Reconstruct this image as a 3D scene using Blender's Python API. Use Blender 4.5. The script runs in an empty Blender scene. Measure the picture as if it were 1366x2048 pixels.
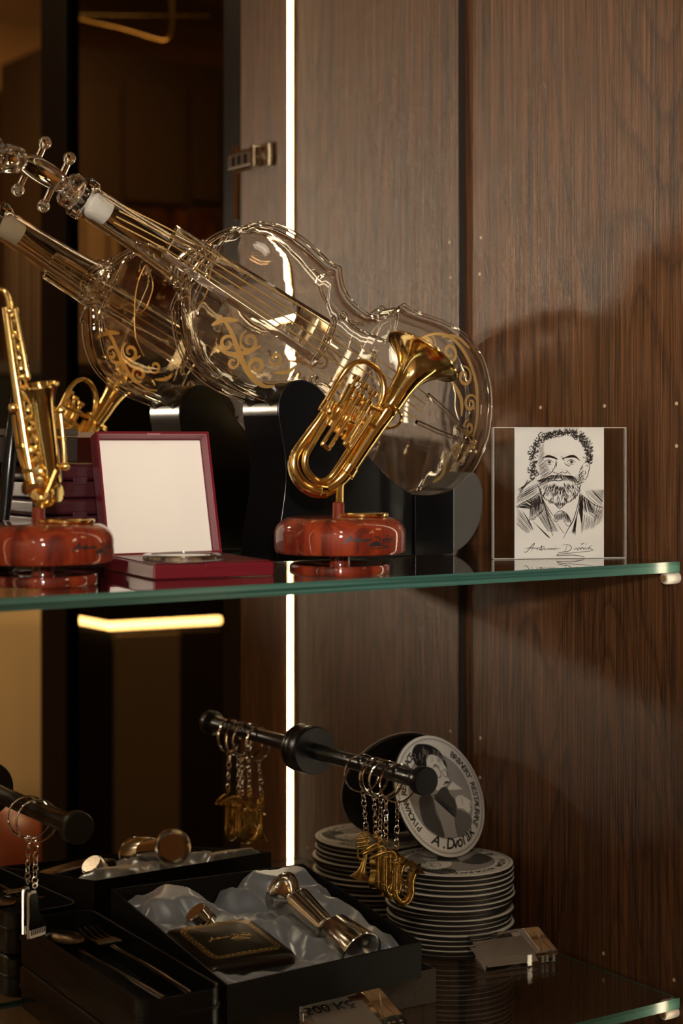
import bpy, bmesh, math, random
from mathutils import Vector, Matrix, noise
R = random.Random(7)
PI = math.pi
sc = bpy.context.scene
COL = sc.collection

# ------------------------------------------------------------------ camera
# world: mirror plane y=0, wood side wall x=0, top of the lower glass shelf z=0 (metres)
YAW = math.atan2(2333, 3500)
FX, FY = math.sin(YAW), math.cos(YAW)
RX, RY = FY, -FX
CAM = Vector((-.6135*1.54, -.7928*1.54, .2731*1.54))
FP, HZ = 3500.0, 877.0
cd = bpy.data.cameras.new('camera'); cam = bpy.data.objects.new('camera', cd); COL.objects.link(cam)
cam.location = CAM; cam.rotation_euler = (PI/2, 0, -YAW)
cd.sensor_fit = 'VERTICAL'; cd.sensor_height = 36; cd.sensor_width = 24
cd.lens = FP/2048*36; cd.shift_y = -(1024-HZ)/2048
cd.clip_start = .05; cd.clip_end = 50
cd.dof.use_dof = True; cd.dof.focus_distance = 1.31; cd.dof.aperture_fstop = 7.0
sc.camera = cam

def at(px, py, x=None, y=None, z=None, k=None, m=False):
    """point seen at a photograph pixel on a given world plane (m: seen in the mirror)"""
    t = (px-683)/FP; v = -(py-HZ)/FP
    d = Vector((FX+t*RX, FY+t*RY, v))
    if y is not None: k = ((-y if m else y)-CAM.y)/d.y
    elif x is not None: k = (x-CAM.x)/d.x
    elif z is not None: k = (z-CAM.z)/d.z
    p = CAM + d*k
    if m: p.y = -p.y
    return p

# ------------------------------------------------------------------ light and exposure
w = bpy.data.worlds.new('world'); sc.world = w; w.use_nodes = True
w.node_tree.nodes['Background'].inputs[0].default_value = (1, .72, .45, 1)
w.node_tree.nodes['Background'].inputs[1].default_value = .03
vs = sc.view_settings
sc.display_settings.display_device = 'sRGB'
vs.view_transform = 'Standard'; vs.look = 'None'; vs.gamma = 1; vs.exposure = 0.14
try: vs.use_curve_mapping = False
except Exception: pass
cy = sc.cycles
cy.use_denoising = True
try: cy.denoiser = 'OPENIMAGEDENOISE'; cy.denoising_input_passes = 'RGB_ALBEDO_NORMAL'; cy.denoising_prefilter = 'ACCURATE'
except Exception: pass
cy.max_bounces = 22; cy.transmission_bounces = 20; cy.glossy_bounces = 10; cy.diffuse_bounces = 4
cy.caustics_reflective = True; cy.caustics_refractive = True; cy.blur_glossy = .4
cy.sample_clamp_indirect = 14; cy.use_adaptive_sampling = False
try: cy.use_guiding = True; cy.guiding_training_samples = 64
except Exception: pass

def area(name, loc, target, size, power, col, size_y=None, shape='RECTANGLE', spread=PI):
    l = bpy.data.lights.new(name, 'AREA'); l.shape = shape; l.size = size
    if size_y: l.size_y = size_y
    l.energy = power; l.color = col; l.spread = spread
    o = bpy.data.objects.new(name, l); COL.objects.link(o); o.location = loc
    o.rotation_euler = (Vector(target)-Vector(loc)).to_track_quat('-Z', 'Y').to_euler()
    return o
# the photographer's flash just above the lens, the warm lamps of the shop ceiling, and two added fills
fl_ = bpy.data.lights.new('camera_flash', 'SPOT'); fl_.energy = 58.0; fl_.color = (1, .92, .80); fl_.shadow_soft_size = .028
fl_.spot_size = math.radians(48); fl_.spot_blend = 1
flo = bpy.data.objects.new('camera_flash', fl_); COL.objects.link(flo); flo.location = CAM+Vector((.02, -.02, .10))
flo.rotation_euler = (Vector((-.10, 0, .66))-flo.location).to_track_quat('-Z', 'Y').to_euler()
area('ceiling_lamp_near', (-1.3, -1.9, 1.75), (-.4, -.1, .2), .14, 5, (1, .82, .6))
area('ceiling_lamp_right', (.9, -2.2, 1.75), (-.3, -.2, .2), .14, 3, (.95, .97, 1))
area('ceiling_lamp_far', (1.2, -3.2, 1.75), (1.3, -3.4, 0), .5, 30, (1, .6, .28))

area('added_fill_left', (-2.7, -2.9, 1.8), (-4, -2.2, .4), .4, 22, (1, .86, .66))  # added fill: lights the walls that the gold reflects
area('added_fill_mid', (1.1, -1.3, 1.75), (1.1, -2.4, -.3), .4, 24, (1, .72, .4))  # added fill to brighten the cream partition and the counter

# ------------------------------------------------------------------ materials
def mat(name, col, rough=.5, metal=0, spec=.5, coat=0, trans=0, ior=1.5, emit=None, es=0):
    m = bpy.data.materials.new(name); m.use_nodes = True
    b = m.node_tree.nodes['Principled BSDF']; I = b.inputs
    I['Base Color'].default_value = (*col, 1); I['Roughness'].default_value = rough
    I['Metallic'].default_value = metal; I['Specular IOR Level'].default_value = spec
    I['Coat Weight'].default_value = coat; I['Coat Roughness'].default_value = .03
    I['Transmission Weight'].default_value = trans; I['IOR'].default_value = ior
    if emit: I['Emission Color'].default_value = (*emit, 1); I['Emission Strength'].default_value = es
    return m
def N(m, t, **kw):
    n = m.node_tree.nodes.new(t)
    for k, v in kw.items(): setattr(n, k, v)
    return n
def L(m, a, b): m.node_tree.links.new(a, b)
def ramp(m, fac, stops):
    r = N(m, 'ShaderNodeValToRGB'); e = r.color_ramp.elements
    while len(e) < len(stops): e.new(.5)
    for i, (p, c) in enumerate(stops): e[i].position = p; e[i].color = (*c, 1)
    L(m, fac, r.inputs[0]); return r.outputs[0]
def grain(m, scale, detail=6, coord='Object', rough=.6, dist=0):
    tc = N(m, 'ShaderNodeTexCoord'); mp = N(m, 'ShaderNodeMapping'); mp.inputs['Scale'].default_value = scale
    nz = N(m, 'ShaderNodeTexNoise'); nz.inputs['Scale'].default_value = 1; nz.inputs['Detail'].default_value = detail
    nz.inputs['Roughness'].default_value = rough; nz.inputs['Distortion'].default_value = dist
    L(m, tc.outputs[coord], mp.inputs[0]); L(m, mp.outputs[0], nz.inputs[0]); return nz.outputs[0]
def bump(m, h, strength=.3, dist=.001):
    b = N(m, 'ShaderNodeBump'); b.inputs['Strength'].default_value = strength; b.inputs['Distance'].default_value = dist
    L(m, h, b.inputs['Height']); L(m, b.outputs[0], m.node_tree.nodes['Principled BSDF'].inputs['Normal'])
def mixc(m, f, a, b, mode='MIX'):
    n = N(m, 'ShaderNodeMix', data_type='RGBA', blend_type=mode)
    if isinstance(f, (int, float)): n.inputs[0].default_value = f
    else: L(m, f, n.inputs[0])
    for s, v in ((n.inputs[6], a), (n.inputs[7], b)):
        if isinstance(v, tuple): s.default_value = (*v, 1)
        else: L(m, v, s)
    return n.outputs[2]
def base(m): return m.node_tree.nodes['Principled BSDF'].inputs['Base Color']

M = {}
m = M['wood'] = mat('dark_oak', (.1, .05, .03), .36, spec=.5)
fine = grain(m, (20, 760, 7), 6, rough=.7, dist=.5)
streak = grain(m, (8, 170, 2.2), 4, dist=.6)
cont = grain(m, (4, 7.5, .85), 2, rough=.4, dist=.35)
mu = N(m, 'ShaderNodeMath', operation='MULTIPLY'); mu.inputs[1].default_value = 30; L(m, cont, mu.inputs[0])
ad = N(m, 'ShaderNodeMath', operation='ADD'); L(m, mu.outputs[0], ad.inputs[0]); L(m, fine, ad.inputs[1])
fr_ = N(m, 'ShaderNodeMath', operation='FRACT'); L(m, ad.outputs[0], fr_.inputs[0])
c1 = ramp(m, streak, [(.25, (.058, .023, .008)), (.5, (.110, .046, .018)), (.78, (.170, .076, .030))])
c2 = ramp(m, fine, [(.38, (.16, .13, .11)), (.49, (.8, .78, .76)), (.62, (1.5, 1.38, 1.2))])
c3 = ramp(m, fr_.outputs[0], [(0, (.30, .27, .26)), (.10, (.62, .6, .6)), (.32, (1, 1, 1)), (1, (1.06, 1.05, 1.03))])
c = mixc(m, .95, c1, c2, 'MULTIPLY'); c = mixc(m, .9, c, c3, 'MULTIPLY'); L(m, c, base(m))
bump(m, fine, .6, .0008)

M['mirror'] = mat('bronze_mirror', (.80, .72, .60), 0.0, 1)
M['black'] = mat('black_lacquer', (.004, .004, .0045), .2, spec=.3)
M['blackmetal'] = mat('black_powder_coat', (.006, .006, .0065), .3, spec=.35)
M['satinblack'] = mat('black_satin_face', (.03, .028, .026), .38)
M['card'] = mat('black_board', (.006, .0055, .005), .6, spec=.25)
m = M['kraft'] = mat('dark_brown_board', (.05, .042, .033), .6); L(m, ramp(m, grain(m, (900, 900, 900), 2), [(.3, (.035, .03, .024)), (.7, (.07, .058, .045))]), base(m))
M['tin'] = mat('black_tin', (.006, .0065, .007), .3, spec=.4)
m = M['gold'] = mat('polished_gold', (.98, .73, .30), .12, 1); bump(m, grain(m, (160, 160, 160), 2), .05, .0005)
m = M['brass'] = mat('antique_brass', (.50, .34, .10), .3, 1); L(m, ramp(m, grain(m, (250, 250, 250), 2), [(.3, (.30, .18, .045)), (.6, (.66, .44, .13))]), base(m))
m = M['goldleaf'] = mat('gold_leaf', (.9, .6, .22), .3, .85)
m = M['chrome'] = mat('polished_chrome', (.75, .72, .68), .1, 1)
m = M['steel'] = mat('brushed_steel', (.62, .58, .52), .18, 1); bump(m, grain(m, (300, 300, 300), 2), .05, .0005)
M['white'] = mat('frosted_plastic', (.82, .8, .75), .45, trans=.25)
M['glass'] = mat('clear_glass', (1, .985, .95), 0, trans=1, ior=1.5)
M['acrylic'] = mat('clear_acrylic', (1, 1, 1), 0, trans=1, ior=1.49)
M['shelfglass'] = mat('shelf_glass', (.93, .97, .95), 0, trans=1, ior=1.52)
m = M['glassedge'] = mat('green_glass_edge', (.035, .10, .08), .18, spec=.7)
L(m, ramp(m, grain(m, (3, 40, 420), 2), [(.35, (.015, .055, .045)), (.65, (.07, .17, .14))]), base(m))
m = M['mahogany'] = mat('lacquered_mahogany', (.28, .05, .015), .5, spec=.15, coat=1)
m.node_tree.nodes['Principled BSDF'].inputs['Coat Roughness'].default_value = .012
g = grain(m, (60, 60, 9), 5, dist=1.2); L(m, ramp(m, g, [(.32, (.03, .004, .002)), (.5, (.17, .018, .006)), (.7, (.30, .045, .010))]), base(m))
m = M['burgundy'] = mat('burgundy_plastic', (.13, .004, .012), .32); bump(m, grain(m, (2500, 2500, 2500), 2), .25, .0002)
m = M['burgleather'] = mat('dark_burgundy_case', (.045, .006, .010), .33); bump(m, grain(m, (1500, 1500, 1500), 2), .5, .0003)
M['lining'] = mat('mauve_felt', (.30, .12, .14), .8)
m = M['satin'] = mat('ivory_satin', (.86, .81, .74), .55); bump(m, grain(m, (1400, 1400, 1400), 2), .15, .0002)
m = M['greysatin'] = mat('blue_grey_satin', (.42, .50, .62), .24, metal=.5)
I_ = m.node_tree.nodes['Principled BSDF'].inputs; I_['Sheen Weight'].default_value = .6; I_['Anisotropic'].default_value = .5
bump(m, grain(m, (1800, 1800, 1800), 2), .2, .0002)
m = M['flask'] = mat('black_flask_lacquer', (.018, .013, .009), .3, metal=.4)
M['paper'] = mat('off_white_paper', (.84, .83, .79), .6)
M['printgrey'] = mat('grey_print', (.36, .35, .33), .6)
M['printmid'] = mat('mid_grey_print', (.16, .155, .15), .6)
M['printdark'] = mat('dark_grey_print', (.07, .068, .065), .6)
M['ink'] = mat('black_ink', (.012, .011, .012), .5)
M['greyink'] = mat('grey_ink', (.10, .09, .08), .5)
M['led'] = mat('led_diffuser', (1, .95, .85), .4, emit=(1, .84, .58), es=13)
M['ledwarm'] = mat('warm_led_diffuser', (1, .9, .6), .4, emit=(1, .72, .33), es=26)
M['smoked'] = mat('smoked_glass', (.22, .18, .13), 0, trans=1, ior=1.02)
M['plug'] = mat('pale_shelf_hole', (.55, .42, .28), .5)
M['trim'] = mat('dark_trim', (.02, .014, .01), .4)
m = M['plaster'] = mat('ochre_plaster', (.30, .17, .06), .8); L(m, ramp(m, grain(m, (2, 2, 2), 4), [(.3, (.24, .13, .045)), (.7, (.36, .2, .08))]), base(m))
M['inner_reflection'] = mat('grey_inner_reflection', (.46, .40, .35), .3)  # grey painted for the internal reflection of the acrylic wedges
M['ceil'] = mat('cream_ceiling', (.72, .58, .40), .8)
M['sheen_end'] = mat('painted_sheen_end', (.08, .074, .064), .42)  # light on the black stand's end, put into the colour as grey
m = M['edge'] = mat('polished_acrylic_edge', (.95, .93, .88), .35, trans=.5)
M['creamwall'] = mat('cream_panel', (.62, .46, .26), .7)
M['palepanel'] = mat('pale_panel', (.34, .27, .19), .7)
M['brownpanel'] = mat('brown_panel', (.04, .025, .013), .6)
M['amber'] = mat('amber_leather', (.22, .045, .01), .4)
m = M['floor'] = mat('brown_floor', (.10, .06, .035), .4)
L(m, ramp(m, grain(m, (3, 14, 3), 4), [(.3, (.06, .035, .02)), (.7, (.14, .085, .05))]), base(m))

# ------------------------------------------------------------------ mesh helpers
def mesh_obj(name, bm, m, parent=None, smooth=True, bevel=0, seg=2, loc=None, kind=None, sub=0):
    me = bpy.data.meshes.new(name)
    bmesh.ops.recalc_face_normals(bm, faces=bm.faces)
    bm.to_mesh(me); bm.free()
    for mm in (m if isinstance(m, (list, tuple)) else [m]): me.materials.append(M[mm])
    if smooth: me.polygons.foreach_set('use_smooth', [True]*len(me.polygons))
    o = bpy.data.objects.new(name, me); COL.objects.link(o)
    if parent: o.parent = parent
    if loc: o.location = loc
    if bevel:
        b = o.modifiers.new('bevel', 'BEVEL'); b.width = bevel; b.segments = seg; b.limit_method = 'ANGLE'; b.angle_limit = .6
        b.harden_normals = True
    if sub: s = o.modifiers.new('sub', 'SUBSURF'); s.levels = s.render_levels = sub
    if smooth and not sub and not bevel:
        try:
            me.set_sharp_from_angle(angle=.7)
        except Exception: pass
    if kind: o['kind'] = kind
    return o
def thing(name, label, cat, loc=(0, 0, 0), rot=(0, 0, 0), group=None):
    o = bpy.data.objects.new(name, None); COL.objects.link(o); o.empty_display_size = .02
    o.location = loc; o.rotation_euler = rot; o['label'] = label; o['category'] = cat
    if group: o['group'] = group
    return o
def tag(o, label, cat, group=None):
    o['label'] = label; o['category'] = cat
    if group: o['group'] = group
    return o
def struct(o): o['kind'] = 'structure'; return o
def copy_tree(o, parent=None, keep=True):
    c = o.copy(); COL.objects.link(c); c.parent = parent
    for ch in list(o.children): copy_tree(ch, c)
    return c
def box(bm, x0, x1, y0, y1, z0, z1, mi=0):
    v = [bm.verts.new(p) for p in ((x0,y0,z0),(x1,y0,z0),(x1,y1,z0),(x0,y1,z0),(x0,y0,z1),(x1,y0,z1),(x1,y1,z1),(x0,y1,z1))]
    fs = [bm.faces.new([v[i] for i in f]) for f in ((3,2,1,0),(4,5,6,7),(0,1,5,4),(1,2,6,5),(2,3,7,6),(3,0,4,7))]
    for f in fs: f.material_index = mi
    return fs
def B(): return bmesh.new()
def boxm(*a):
    bm = B(); box(bm, *a); return bm
def frame_of(d, up=Vector((0, 0, 1))):
    d = Vector(d).normalized()
    if abs(d.dot(up)) > .95: up = Vector((0, 1, 0))
    a = up.cross(d).normalized(); b = d.cross(a); return a, b
def lathe(bm, prof, seg=48, o=(0, 0, 0), d=(0, 0, 1), cap=True, sx=1):
    o = Vector(o); d = Vector(d).normalized(); a, b = frame_of(d)
    rings = []
    for r, z in prof:
        c = o + d*z
        if r < 1e-6: rings.append([bm.verts.new(c)])
        else: rings.append([bm.verts.new(c + a*(sx*r*math.cos(2*PI*i/seg)) + b*(r*math.sin(2*PI*i/seg))) for i in range(seg)])
    for A, C in zip(rings, rings[1:]):
        if len(A) == 1 and len(C) == 1: continue
        if len(A) == 1: [bm.faces.new((A[0], C[i], C[(i+1) % seg])) for i in range(seg)]
        elif len(C) == 1: [bm.faces.new((A[(i+1) % seg], A[i], C[0])) for i in range(seg)]
        else: [bm.faces.new((A[i], A[(i+1) % seg], C[(i+1) % seg], C[i])) for i in range(seg)]
    if cap:
        for q in (rings[0], rings[-1]):
            if len(q) > 1: bm.faces.new(q)
    return bm
def catmull(P, n=6, closed=False):
    P = [Vector(p) for p in P]; out = []; k = len(P)
    for i in range(k if closed else k-1):
        g = (lambda j: P[j % k]) if closed else (lambda j: P[max(0, min(k-1, j))])
        a, b, c, d = g(i-1), g(i), g(i+1), g(i+2)
        for s in range(n):
            t = s/n
            out.append(.5*((2*b)+(c-a)*t+(2*a-5*b+4*c-d)*t*t+(3*b-a-3*c+d)*t**3))
    if not closed: out.append(P[-1])
    return out
def tube(bm, P, r, seg=12, closed=False, n=6, smooth=True, cap=True, flat=1):
    """round tube; P points, r radius or list of radii per control point"""
    k = len(P)
    if smooth and k > 2:
        if isinstance(r, (list, tuple)):
            RR = catmull([(q, 0, 0) for q in r], n, closed); rs = [q.x for q in RR]
        Q = catmull(P, n, closed)
        if not isinstance(r, (list, tuple)): rs = [r]*len(Q)
    else:
        Q = [Vector(p) for p in P]; rs = list(r) if isinstance(r, (list, tuple)) else [r]*len(Q)
    rings = []; prev = None; kk = len(Q)
    for i, p in enumerate(Q):
        if closed: d = Q[(i+1) % kk]-Q[i-1]
        else: d = Q[min(kk-1, i+1)]-Q[max(0, i-1)]
        d.normalize()
        if prev is None: a, b = frame_of(d)
        else:
            a = prev - d*prev.dot(d)
            a.normalize(); b = d.cross(a)
        prev = a
        rings.append([bm.verts.new(p + a*(rs[i]*math.cos(2*PI*j/seg)) + b*(flat*rs[i]*math.sin(2*PI*j/seg))) for j in range(seg)])
    for i in range(kk if closed else kk-1):
        A, C = rings[i], rings[(i+1) % kk]
        for j in range(seg): bm.faces.new((A[j], A[(j+1) % seg], C[(j+1) % seg], C[j]))
    if cap and not closed: bm.faces.new(rings[0]); bm.faces.new(rings[-1])
    return bm
def torus(bm, c, nrm, Rr, r, seg=36, s2=8, sx=1):
    a, b = frame_of(nrm); c = Vector(c)
    P = [c + a*(sx*Rr*math.cos(2*PI*i/seg)) + b*(Rr*math.sin(2*PI*i/seg)) for i in range(seg)]
    return tube(bm, P, r, s2, closed=True, smooth=False)
def ball(bm, c, r, seg=14, sc_=(1, 1, 1)):
    q = bmesh.ops.create_uvsphere(bm, u_segments=seg, v_segments=max(6, seg//2+2), radius=r)
    for v in q['verts']: v.co = Vector((v.co.x*sc_[0], v.co.y*sc_[1], v.co.z*sc_[2])) + Vector(c)
    return bm
def prism(bm, pts, axis, a, b, mi=0):
    """pts 2D; axis 'y': (x,z) polygon extruded y a..b, 'z': (x,y) polygon extruded z a..b"""
    f = (lambda p, t: (p[0], t, p[1])) if axis == 'y' else ((lambda p, t: (p[0], p[1], t)) if axis == 'z' else (lambda p, t: (t, p[0], p[1])))
    A = [bm.verts.new(f(p, a)) for p in pts]; C = [bm.verts.new(f(p, b)) for p in pts]; n = len(pts)
    fs = [bm.faces.new(A), bm.faces.new(C[::-1])] + [bm.faces.new((A[i], C[i], C[(i+1) % n], A[(i+1) % n])) for i in range(n)]
    for q in fs: q.material_index = mi
    return bm
def ribbon(bm, P, w, f=lambda u, v: (u, 0, v), taper=True, n=4, smooth=True):
    """flat pen stroke; f maps 2D to local 3D"""
    Q = [Vector((p[0], p[1], 0)) for p in P]
    if smooth and len(Q) > 2: Q = catmull(Q, n)
    k = len(Q); L_ = []; Rr = []
    for i, p in enumerate(Q):
        d = Q[min(k-1, i+1)]-Q[max(0, i-1)]
        if d.length < 1e-9: d = Vector((1, 0, 0))
        d.normalize(); nn = Vector((-d.y, d.x, 0)); t = i/(k-1) if k > 1 else 0
        ww = w/2*((.25+.75*math.sin(PI*min(1, max(0, t*.9+.05)))) if taper else 1)
        L_.append(bm.verts.new(f(*(p+nn*ww)[:2]))); Rr.append(bm.verts.new(f(*(p-nn*ww)[:2])))
    for i in range(k-1): bm.faces.new((L_[i], L_[i+1], Rr[i+1], Rr[i]))
    return bm
def poly(bm, pts, f=lambda u, v: (u, 0, v)):
    face = bm.faces.new([bm.verts.new(f(*p)) for p in pts]); bmesh.ops.triangulate(bm, faces=[face]); return bm
_G = {}
def glyph(ch, size=1.0):
    """(verts, faces) of one lettering string, flat in XY, centred on x, baseline y=0"""
    if ch not in _G:
        cu = bpy.data.curves.new('t', 'FONT'); cu.body = ch; cu.resolution_u = 3; cu.align_x = 'CENTER'; cu.offset = .02
        o = bpy.data.objects.new('t', cu); COL.objects.link(o)
        dg = bpy.context.evaluated_depsgraph_get(); me = bpy.data.meshes.new_from_object(o.evaluated_get(dg))
        _G[ch] = ([v.co.copy() for v in me.vertices], [tuple(p.vertices) for p in me.polygons])
        bpy.data.objects.remove(o); bpy.data.curves.remove(cu); bpy.data.meshes.remove(me)
    return _G[ch]
def put_text(bm, ch, size, f, bold=0):
    V, F = glyph(ch)
    vs_ = [bm.verts.new(f(v.x*size, v.y*size)) for v in V]
    for q in F:
        try: bm.faces.new([vs_[i] for i in q])
        except ValueError: pass

# "Antonín Dvořák" as pen strokes, unit box about 8.3 x 2.4 (x right, y up)
def S_(*p): return [((x-235)/100, (1570-y)/100) for x, y in p]
SIG = [S_((232, 1552), (240, 1572), (262, 1565), (310, 1510), (356, 1462), (338, 1510), (318, 1560)),
       S_((240, 1526), (300, 1520), (378, 1524), (396, 1518)),
       S_((388, 1520), (384, 1548), (398, 1524), (412, 1522), (414, 1546), (430, 1536), (444, 1494), (434, 1546), (452, 1542), (466, 1526), (478, 1526), (474, 1544), (490, 1540), (494, 1526)),
       S_((418, 1512), (440, 1508), (478, 1506)),
       S_((494, 1530), (508, 1526), (512, 1544), (528, 1528), (540, 1544), (556, 1526), (566, 1542), (584, 1528), (596, 1544), (606, 1528), (622, 1528), (630, 1542), (646, 1530), (668, 1530)),
       S_((604, 1496), (612, 1508)),
       S_((690, 1494), (730, 1484), (776, 1494), (800, 1520), (782, 1552), (740, 1572), (722, 1566), (736, 1530), (744, 1496)),
       S_((744, 1570), (700, 1572), (650, 1582), (632, 1586)),
       S_((828, 1528), (838, 1548), (852, 1528), (866, 1528), (868, 1546), (882, 1544), (886, 1528), (904, 1528), (908, 1546), (926, 1522), (940, 1528), (948, 1546), (964, 1528), (976, 1526), (972, 1546), (990, 1540), (1000, 1520)),
       S_((914, 1470), (926, 1484), (958, 1466)), S_((966, 1496), (986, 1470)),
       S_((1044, 1494), (1010, 1524), (1000, 1546), (1016, 1522), (1040, 1548), (1062, 1548)),
       S_((1064, 1546), (1030, 1564), (900, 1576), (760, 1588), (650, 1600), (622, 1614), (680, 1614), (820, 1610), (930, 1630), (952, 1642), (860, 1652), (700, 1656), (630, 1664))]

# ------------------------------------------------------------------ the cabinet
D0 = -.39      # front edge of the cabinet side
SF = -.267     # front edge of the shelves
TW = .012
mesh = boxm(0, .022, D0, .02, -.75, 1.5)
wall = struct(mesh_obj('wall_right', mesh, 'wood', smooth=False))
bm = boxm(-1.6, -.0078, 0, .006, -.75, 1.5)
mir = struct(mesh_obj('wall_back', bm, 'mirror', smooth=False))
mesh_t = boxm(-.0076, -.0004, -.0006, .006, -.75, 1.5)
struct(mesh_obj('trim_1', mesh_t, 'trim', smooth=False))
bm = boxm(-1.62, -1.60, D0, .02, -.75, 1.5)
struct(mesh_obj('wall_left', bm, 'wood', smooth=False))
# row of shelf-pin holes in the side wall
for px, py in ((962, 475), (960, 548), (1081, 815), (1209, 812), (1353, 807), (1353, 892), (961, 1476), (960, 1555), (1079, 1861), (1207, 1907), (1207, 1975), (1348, 1960)):
    p = at(px, py, x=0); bm = B(); lathe(bm, [(0, 0), (.0015, 0), (.0013, .0004), (0, .0005)], 12, (0, 0, 0), (-1, 0, 0), False)
    mesh_obj('pin_hole', bm, 'plug', wall, loc=(0, p.y, p.z))
# led strips: right side of the cabinet, and its twin on the left side
def led(x, s, label):
    t = thing('led_strip', label, 'light', (x, -.287, 0))
    mesh_obj('diffuser', boxm(*sorted((-.0002*s, -.0030*s)), -.0042, .0042, -.7, 1.45), 'led', t, False)
    mesh_obj('rail', boxm(*sorted((-.0001*s, -.0022*s)), .0044, .0062, -.7, 1.45), 'goldleaf', t, False)
led(0, 1, 'vertical glowing warm white light strip seen in the mirror at the cabinet edge')
led(-1.6, -1, 'vertical glowing light strip on the far left cabinet side outside the view')
# shelves
def shelf(z, label):
    t = thing('glass_shelf', label, 'shelf', (0, 0, z))
    x0, x1, y0, y1 = -1.598, -.003, SF, -.004
    bm = boxm(x0, x1, y0, y1, -.008, 0)
    o = mesh_obj('pane', bm, ['shelfglass', 'glassedge'], t, False)
    for f in o.data.polygons:
        if abs(f.normal.z) < .5: f.material_index = 1
    return t
shelf(.328, 'upper glass shelf with green edge holding the bottle, ornaments and portrait')
shelf(0, 'lower glass shelf holding the gift box, coasters and black tins')
def support(px, py, x, label, zz):
    p = at(px, py, x=x); t = thing('shelf_support', label, 'support', (0, p.y, zz-.008-.0046))
    bm = B(); lathe(bm, [(0, 0), (.0044, 0), (.0046, .001), (.0046, .012), (.0038, .0135), (0, .0135)], 24, (-.0002, 0, 0), (-1, 0, 0), False)
    mesh_obj('stud', bm, 'white', t)
    bm = B(); lathe(bm, [(0, 0), (.0028, 0), (.0028, .0008), (0, .0008)], 16, (-.0138, 0, 0), (-1, 0, 0), False)
    mesh_obj('screw', bm, 'chrome', t)
support(1343, 1147, -.006, 'small frosted stud under the front corner of the upper shelf', .328)
support(1340, 2000, -.006, 'small frosted stud under the front corner of the lower shelf', 0)

# open glass door beyond the cabinet (seen in the mirror)
t = thing('glass_door', 'open smoked glass cabinet door with black frame seen in the mirror', 'door', (.006, -.398, 0))
def dbox(nm, a, b, z0, z1, m, x0=0, x1=.02): return mesh_obj(nm, boxm(x0, x1, -b, -a, z0, z1), m, t, False, .0012)
dbox('frame_stile', .004, .040, -.75, 1.5, 'blackmetal'); dbox('frame_stile', .446, .524, -.75, 1.5, 'blackmetal')
dbox('pane', .040, .446, -.75, 1.5, 'smoked', .008, .012)
bm = B(); box(bm, -.004, -.001, -.0125, -.004, .655, .735); mesh_obj('gasket', bm, 'chrome', t, False)
h = thing('door_hinge', 'chrome cabinet hinge joining the side wall to the door frame in the mirror', 'hinge', (-.001, -.352, .714))
bm = B(); box(bm, -.006, 0, -.038, .030, -.012, .012); mesh_obj('plate', bm, 'chrome', h, False, .0015)
bm = B(); box(bm, -.010, -.006, -.048, .006, -.0085, .0085); mesh_obj('arm', bm, 'steel', h, False, .002)
for yy in (-.038, -.026, -.013):
    mesh_obj('slot', boxm(-.0104, -.0100, yy, yy+.006, -.005, .005), 'black', h, False)
bm = B(); box(bm, -.0135, -.006, .006, .0125, -.0115, .0115); mesh_obj('joint', bm, 'chrome', h, False, .001)
bm = B(); lathe(bm, [(0, 0), (.004, 0), (.0032, .0012), (0, .0012)], 16, (-.006, .020, 0), (-1, 0, 0), False); mesh_obj('screw', bm, 'steel', h)

# ------------------------------------------------------------------ the shop room seen in the mirror
struct(mesh_obj('floor', boxm(-4, 3.5, -4.6, .3, -1.12, -1.1), 'floor', smooth=False))
struct(mesh_obj('ceiling', boxm(-4, 3.5, -4.6, .3, 1.9, 1.92), 'ceil', smooth=False))
struct(mesh_obj('wall_front', boxm(-4, 3.5, -4.62, -4.6, -1.1, 1.9), 'plaster', smooth=False))
struct(mesh_obj('wall_side', boxm(3.5, 3.52, -4.6, .3, -1.1, 1.9), 'plaster', smooth=False))
struct(mesh_obj('wall_end', boxm(-4.02, -4, -4.6, .3, -1.1, 1.9), 'ceil', smooth=False))
def mbox(nm, px0, px1, py0, py1, Y, dy, m, parent, bev=0):
    a = at(px0, py1, y=-Y, m=True); b = at(px1, py0, y=-Y, m=True)
    x0, x1 = sorted((a.x, b.x)); return mesh_obj(nm, boxm(x0, x1, -Y-dy, -Y, a.z, b.z), m, parent, False, bev)
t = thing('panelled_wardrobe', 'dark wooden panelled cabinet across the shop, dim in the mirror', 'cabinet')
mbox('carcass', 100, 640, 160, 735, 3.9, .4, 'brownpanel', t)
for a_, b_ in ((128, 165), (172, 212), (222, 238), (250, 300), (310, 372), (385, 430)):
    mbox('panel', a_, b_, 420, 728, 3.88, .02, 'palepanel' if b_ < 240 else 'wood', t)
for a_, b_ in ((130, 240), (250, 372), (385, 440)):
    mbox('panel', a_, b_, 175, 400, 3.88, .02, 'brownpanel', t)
t = thing('dark_curtain', 'narrow dark brown curtain at the left edge of the mirror', 'curtain')
for i in range(7): mbox('fold', 14+i*11, 26+i*11, 480, 735, 3.8-.02*(i % 2), .03, 'brownpanel', t, .01)
t = thing('low_black_chest', 'low black chest standing below the panelled cabinet in the mirror', 'chest')
mbox('carcass', -40, 640, 746, 2600, 3.0, .5, 'card', t); mbox('top', -40, 640, 738, 746, 2.99, .52, 'brownpanel', t)
t = thing('cream_partition', 'cream lit partition panel seen low at the left of the mirror', 'partition')
mbox('panel', -260, 100, 1150, 2700, 2.6, .03, 'creamwall', t)
mbox('rail', -260, 100, 1140, 1150, 2.59, .05, 'brownpanel', t)
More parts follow.
